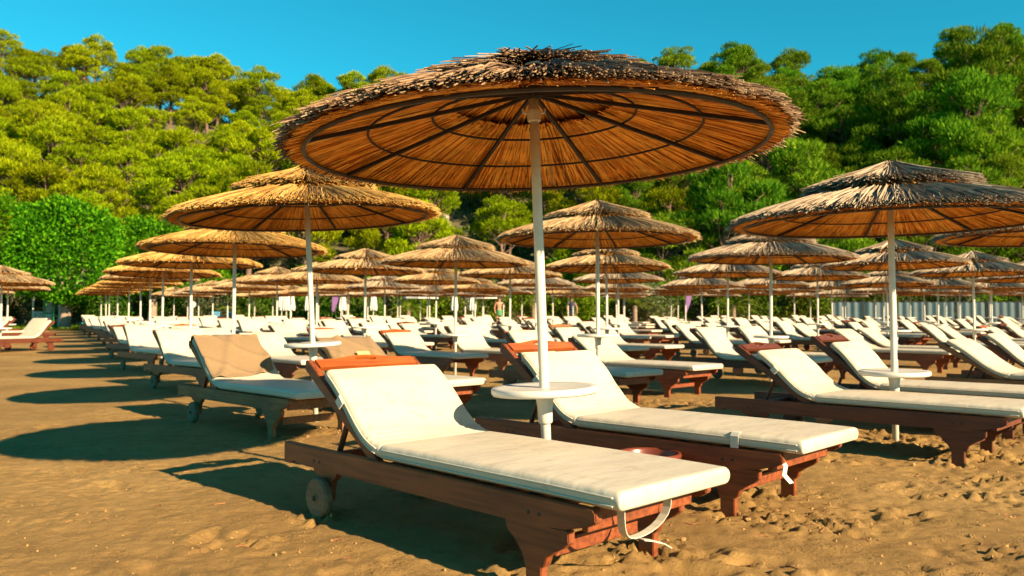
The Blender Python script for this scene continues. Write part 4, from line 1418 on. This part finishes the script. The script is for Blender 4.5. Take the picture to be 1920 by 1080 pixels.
# green framed board
t = empty('menu_board', (px2w(92, 43), 43, float(beach_z(0, 43))), R(8))
mb = MB(); mb.box((0, 0, 1.18), (0.46, 0.04, 0.70)); mb.build('board', M['board'], t)
for c, d in (((0, -0.01, 1.555), (0.58, 0.07, 0.06)), ((0, -0.01, 0.81), (0.58, 0.07, 0.05)), ((-0.26, -0.01, 1.18), (0.06, 0.07, 0.69)), ((0.26, -0.01, 1.18), (0.06, 0.07, 0.69))):
    mb = MB(); mb.box(c, d); mb.build('frame', M['green_frame'], t)
mb = MB(); mb.box((0, -0.01, 1.66), (0.54, 0.06, 0.13)); mb.build('header', M['white_sign'], t)
for k in range(6):
    mb = MB(); mb.box((-0.02*(k % 2), -0.024, 1.46-0.10*k), (0.34-0.05*(k % 3), 0.006, 0.022)); mb.build('text_line', M['white_sign'], t)
for s in (-1, 1):
    mb = MB(); mb.tube([(s*0.22, 0.02, 0), (s*0.22, 0.02, 0.82)], 0.02, 6); mb.build('leg', M['green_frame'], t)
tag(t, 'green framed menu board with pale writing by the clipped tree', 'sign board')

# round white sign
t = empty('round_sign', (px2w(361, 42), 42, float(beach_z(0, 42))))
mb = MB(); mb.tube([(0, 0, -0.1), (0, 0, 1.2)], 0.03, 8); mb.build('post', M['paint'], t)
mb = MB(); mb.lathe([(0.0, -0.02), (0.17, -0.02), (0.175, 0.0), (0.17, 0.02), (0.0, 0.02)], 24, (0, 0, 1.33), 'y'); d_ = mb.build('disc', M['white_sign'], t)
mb = MB(); mb.box((0, -0.026, 1.30), (0.03, 0.006, 0.10)); mb.box((0, -0.026, 1.40), (0.03, 0.006, 0.03)); mb.build('mark', mat_simple('grey_mark', (0.3, 0.3, 0.32), 0.6), t)
tag(t, 'round white sign on a thin post behind the loungers', 'sign')

def chair(x, y, rz, mat, label, group):
    t = empty('plastic_chair', (x, y, float(beach_z(x, y)) + 0.05), rz)
    mb = MB(); mb.box((0, 0, 0.43), (0.46, 0.44, 0.03), bev=0.01); mb.build('seat', mat, t)
    mb = MB()
    for k in range(5):
        mb.box((-0.18 + 0.09*k, 0.24, 0.66), (0.05, 0.02, 0.42), Matrix.Rotation(-0.18, 3, 'X'))
    mb.box((0, 0.29, 0.87), (0.46, 0.03, 0.07), bev=0.01); mb.build('backrest', mat, t)
    for sx in (-1, 1):
        for sy in (-1, 1):
            mb = MB(); mb.tube([(sx*0.19, sy*0.18, 0.43), (sx*0.23, sy*0.22, 0)], 0.02, 6); mb.build('leg', mat, t)
        mb = MB(); mb.tube([(sx*0.23, -0.2, 0.43), (sx*0.25, -0.2, 0.64), (sx*0.25, 0.25, 0.66)], 0.018, 6); mb.build('armrest', mat, t)
    return tag(t, label, 'chair', group)
for k, (px, Y_, rz) in enumerate([(72, 44.5, 0.6), (84, 43.8, -0.5), (97, 44.4, 2.8), (78, 46, 2.2)]):
    chair(px2w(px, Y_), Y_, rz, M['plastic'], 'white plastic chair on the lawn under the green board', 'white chairs on the lawn')
for px, rz in ((405, 0.4), (424, -0.5)):
    chair(px2w(px, 44), 44, rz, M['blue_plastic'], 'bright blue plastic chair behind the loungers', 'blue plastic chairs')
t = empty('garden_table', (px2w(88, 45.2), 45.2, float(beach_z(0, 45.2)) + 0.05))
mb = MB(); mb.lathe([(0.0, 0.70), (0.44, 0.70), (0.45, 0.72), (0.44, 0.735), (0.0, 0.735)], 24); mb.build('tabletop', M['plastic'], t)
for k in range(4):
    a = k*1.571+0.7
    mb = MB(); mb.tube([(0.12*math.cos(a), 0.12*math.sin(a), 0.70), (0.34*math.cos(a), 0.34*math.sin(a), 0)], 0.022, 6); mb.build('leg', M['plastic'], t)
tag(t, 'round white plastic garden table among the white chairs', 'table')

def closed_parasol(px, Y_, h=2.3, k=0):
    x = px2w(px, Y_)
    t = empty('closed_parasol', (x, Y_, float(beach_z(x, Y_))))
    mb = MB(); mb.tube([(0, 0, -0.1), (0, 0, h)], 0.025, 8); mb.build('pole', M['paint'], t)
    V = []; F = []; n = 20
    prof = [(0.03, h+0.05), (0.09, h-0.15), (0.14, h-0.6), (0.19, h-1.05), (0.17, h-1.25), (0.05, h-1.22)]
    for r, z in prof:
        for j in range(n):
            a = 2*math.pi*j/n; q = r*(1 + 0.22*(1 if j % 2 else -1)*(1 if r > 0.05 else 0))
            V.append((q*math.cos(a), q*math.sin(a), z - (0.05 if j % 2 and z < h-1 else 0)))
    for i in range(len(prof)-1):
        for j in range(n):
            F.append((i*n+j, i*n+(j+1) % n, (i+1)*n+(j+1) % n, (i+1)*n+j))
    mb = MB(); mb.add(V, F); mb.build('folded_canvas', M['canvas_white'], t)
    tag(t, 'closed white canvas parasol in front of the dark shrubs', 'parasol', 'closed white parasols')
for px, Y_ in ((528, 46), (537, 45), (546, 46.5), (578, 46), (642, 46), (700, 46), (852, 46.5), (886, 46)):
    closed_parasol(px, Y_)

def market_umbrella(px, Y_, label):
    x = px2w(px, Y_)
    t = empty('market_umbrella', (x, Y_, float(beach_z(x, Y_))))
    mb = MB(); mb.tube([(0, 0, -0.1), (0, 0, 2.2)], 0.025, 8); mb.build('pole', M['paint'], t)
    mb = MB()
    n = 8; V = [(0, 0, 2.25)]
    for j in range(n):
        a = 2*math.pi*j/n; V.append((1.05*math.cos(a), 1.05*math.sin(a), 1.86))
    for j in range(n):
        a = 2*math.pi*j/n; V.append((1.06*math.cos(a), 1.06*math.sin(a), 1.70))
    F = [(0, 1+j, 1+(j+1) % n) for j in range(n)] + [(1+j, 1+n+j, 1+n+(j+1) % n, 1+(j+1) % n) for j in range(n)]
    mb.add(V, F); c = mb.build('canopy', M['canvas_white'], t)
    for j in range(n):
        a = 2*math.pi*j/n; r = MB(); r.tube([(0, 0, 2.21), (1.03*math.cos(a), 1.03*math.sin(a), 1.85)], 0.012, 4); r.build('rib', M['paint'], t)
    tag(t, label, 'umbrella')
market_umbrella(788, 47, 'open white canvas umbrella beside the yellow-leaved palm')
market_umbrella(905, 47, 'open white canvas umbrella by the standing bather')

def feather_flag(px, Y_, mat, label, sgn=1):
    x = px2w(px, Y_)
    t = empty('feather_flag', (x, Y_, float(beach_z(x, Y_))))
    pts = [(0, 0, -0.1), (0, 0, 1.6), (0.05*sgn, 0, 2.2), (0.22*sgn, 0, 2.6), (0.45*sgn, 0, 2.7)]
    mb = MB(); mb.tube(pts, 0.018, 6); mb.build('pole', M['iron'], t)
    mb = MB()
    edge = [(0.45, 2.70), (0.22, 2.60), (0.06, 2.2), (0.02, 1.6), (0.02, 1.0), (0.12, 0.9), (0.34, 1.5), (0.48, 2.2)]
    mb.prism([(sgn*a, b) for a, b in edge], -0.006, 0.006); mb.build('banner', mat, t)
    tag(t, label, 'flag')
feather_flag(622, 46, M['purple'], 'small purple feather flag behind the middle rows')
feather_flag(1284, 46, M['purple'], 'purple feather flag below the dark pines')

# low building at the back
def pavilion(px, Y_, w, d, h, label, wallm):
    x = px2w(px, Y_)
    t = empty('beach_hut', (x, Y_, float(beach_z(x, Y_))))
    mb = MB(); mb.box((0, 0, h/2-0.1), (w, d, h+0.2)); mb.build('wall', wallm, t)
    mb = MB(); mb.prism([(-w/2-0.4, h+0.02), (w/2+0.4, h+0.02), (0, h+0.75)], -d/2-0.4, d/2+0.4); mb.build('roof', M['tile_roof'], t)
    for k in (-1, 1):
        f = MB(); f.box((k*w*0.24, -d/2-0.02, h*0.55), (w*0.2, 0.05, h*0.45)); fo = f.build('window', M['white_sign'], t)
        g = MB(); g.box((k*w*0.24, -d/2-0.05, h*0.55), (w*0.16, 0.02, h*0.39)); g.build('pane', M['board'], fo)
    f = MB(); f.box((0, -d/2-0.02, h*0.4), (w*0.16, 0.05, h*0.8)); f.build('door', M['wood_dark'], t)
    tag(t, label, 'hut')
pavilion(655, 52, 3.0, 2.5, 2.2, 'small orange rendered hut with tiled roof among shrubs', M['orange'])
pavilion(845, 53, 3.6, 2.5, 2.0, 'low terracotta roofed hut between the two white umbrellas', M['canvas'])

# blue-grey screens beside the field
for k in range(7):
    px = 1590 + k*58; Y_ = 47 + 0.15*k; x = px2w(px, Y_)
    t = empty('screen_panel', (x, Y_, float(beach_z(x, Y_))), R(-3))
    V = []; F = []; n = 14
    for j in range(n+1):
        u = -0.84 + 1.68*j/n; w_ = 0.06*math.sin(j*1.7+k)
        V += [(u, w_, 0.25), (u, w_, 1.5)]
    for j in range(n): F.append((2*j, 2*j+2, 2*j+3, 2*j+1))
    mb = MB(); mb.smooth = True; mb.add(V, F); mb.build('sheet', M['blue_sheet'], t)
    for sx in (-0.87, 0.87):
        mb = MB(); mb.tube([(sx, 0, -0.1), (sx, 0, 1.6)], 0.03, 6); mb.build('post', M['iron'], t)
    mb = MB(); mb.tube([(-0.87, 0, 1.52), (0.87, 0, 1.52)], 0.018, 6); mb.build('top_bar', M['iron'], t)
    tag(t, 'blue-grey fabric screen panel at the far edge of the loungers', 'screen', 'blue-grey screen panels')

palm(px2w(452, 45), 45, 0.7, 'short yellow-green palm behind the golden parasols', 16, 1.7)
palm(px2w(651, 49), 49, 2.4, 'palm with ringed trunk beside the orange hut', 15, 1.8)
palm(px2w(765, 46), 46, 1.1, 'yellow-leaved palm beside a white canvas umbrella', 15, 1.5)
palm(px2w(1000, 49), 49, 1.6, 'palm with drooping fronds behind the standing bathers', 16, 1.9)
palm(px2w(1190, 48), 48, 1.3, 'palm with drooping fronds before the purple flag', 16, 1.8)
palm(px2w(1375, 48), 48, 1.2, 'palm with wide fronds beside the screens', 16, 1.9)

k = 0
px = -60
while px < 1990:
    Y_ = 50.5 + frr.uniform(-1.5, 2.5); x = px2w(px, Y_)
    kind = frr.random()
    if kind < 0.2: bush('olive_tree', x, Y_, (1.6, 1.5, 1.7), M['olive'], 'silvery olive bush behind the last row of loungers', 'shrub', 'silvery olive bushes')
    else: bush('shrub', x, Y_, (1.5+frr.random(), 1.4, 1.1+0.6*frr.random()), M['shrub'] if kind < 0.8 else M['pine_g'], 'dense dark green shrub behind the last row of loungers', 'shrub', 'shrubs behind the loungers')
    px += frr.uniform(36, 62)
for (x, dy) in ((px2w(1650, 56), 56), (px2w(1040, 57), 57), (px2w(740, 57), 57), (px2w(560, 57), 57), (px2w(400, 57), 57)):
    bush('shrub', x, dy, (2.6, 2.2, 2.6), M['ficus'], 'tall bright green leafy shrub at the foot of the hill', 'shrub', 'bright shrubs at the hill foot')

# people far away
def person(px, Y_, skinm, topm, bottomm, label, arm):
    x = px2w(px, Y_)
    t = empty('person', (x, Y_, float(beach_z(x, Y_))), R(20))
    P = {'pel': (0, 0, 0.95), 'wst': (0, 0, 1.12), 'ch': (0, 0, 1.34), 'nk': (0, 0, 1.50), 'hd': (0, -0.015, 1.60), 'tp': (0, 0, 1.73),
         'sl': (-0.19, 0, 1.43), 'el': (-0.27, 0.02, 1.15), 'wl': (-0.26, -0.10, 0.92), 'hl': (-0.25, -0.13, 0.83),
         'sr': (0.19, 0, 1.43), 'er': (0.30, 0.0, 1.18), 'wr': (0.24 if arm else 0.30, -0.2 if arm else -0.06, 1.20 if arm else 0.93), 'hr': (0.20 if arm else 0.30, -0.28 if arm else -0.09, 1.24 if arm else 0.84),
         'hipl': (-0.10, 0, 0.90), 'kl': (-0.12, -0.03, 0.50), 'al': (-0.12, 0.02, 0.09), 'fl': (-0.13, -0.13, 0.035),
         'hipr': (0.10, 0, 0.90), 'kr': (0.13, -0.05, 0.50), 'ar': (0.14, 0.0, 0.09), 'fr': (0.15, -0.15, 0.035)}
    Rd = {'pel': .135, 'wst': .12, 'ch': .145, 'nk': .055, 'hd': .085, 'tp': .075, 'sl': .06, 'el': .042, 'wl': .03, 'hl': .035, 'sr': .06, 'er': .042, 'wr': .03, 'hr': .035,
          'hipl': .09, 'kl': .058, 'al': .04, 'fl': .035, 'hipr': .09, 'kr': .058, 'ar': .04, 'fr': .035}
    E = [('pel', 'wst'), ('wst', 'ch'), ('ch', 'nk'), ('nk', 'hd'), ('hd', 'tp'), ('ch', 'sl'), ('sl', 'el'), ('el', 'wl'), ('wl', 'hl'), ('ch', 'sr'), ('sr', 'er'), ('er', 'wr'), ('wr', 'hr'),
         ('pel', 'hipl'), ('hipl', 'kl'), ('kl', 'al'), ('al', 'fl'), ('pel', 'hipr'), ('hipr', 'kr'), ('kr', 'ar'), ('ar', 'fr')]
    names = list(P); ix = {n: i for i, n in enumerate(names)}
    me = bpy.data.meshes.new('body'); me.from_pydata([P[n] for n in names], [(ix[a], ix[b]) for a, b in E], []); me.update()
    o = obj('body', me, skinm, t)
    sk = o.modifiers.new('skin', 'SKIN'); o.modifiers.new('sub', 'SUBSURF').levels = 1
    o.modifiers['sub'].render_levels = 1
    for i, n in enumerate(names):
        me.skin_vertices[0].data[i].radius = (Rd[n], Rd[n]*(0.75 if n in ('ch', 'wst', 'pel') else 1)); me.skin_vertices[0].data[i].use_root = (n == 'pel')
    mb = MB(); mb.smooth = True
    mb.lathe([(0.155, 0.72), (0.17, 0.80), (0.165, 0.95), (0.15, 1.04), (0.14, 1.05)], 16); mb.build('shorts', bottomm, t)
    if topm:
        mb = MB(); mb.smooth = True; mb.lathe([(0.155, 1.02), (0.15, 1.12), (0.175, 1.32), (0.19, 1.42), (0.10, 1.50), (0.07, 1.50)], 16); mb.build('shirt', topm, t)
    mb = MB(); mb.smooth = True; mb.lathe([(0.0, 1.79), (0.06, 1.78), (0.095, 1.73), (0.10, 1.66), (0.085, 1.62)], 14, (0, 0.015, 0)); mb.build('hair', M['hair'], t)
    tag(t, label, 'person')
person(936, 43, M['skin'], None, M['cloth_green'], 'bare-chested person in green shorts standing behind the loungers', True)
person(1072, 43.5, M['skin'], M['cloth_navy'], M['cloth_navy'], 'person in dark clothes standing behind the loungers', False)

plant_pines()
hill_scrub()
for k, (x, y, s) in enumerate([(-36, 84, (2.6, 1.6, 1.5)), (-34, 82.5, (1.5, 1.2, 1.0)), (-38, 83, (1.2, 1, 0.9)), (-9, 74, (2.2, 1.5, 1.3)), (-7, 73, (1.3, 1, 0.9)), (-11, 73.5, (1.4, 1, 0.8)), (38, 92, (2.0, 1.4, 1.5)), (41, 91, (1.2, 1, 1))]):
    rock('rock', (x, y, float(hill_z(x, y)) + 0.2), s, k, 'pale boulder in a gap between the pines')
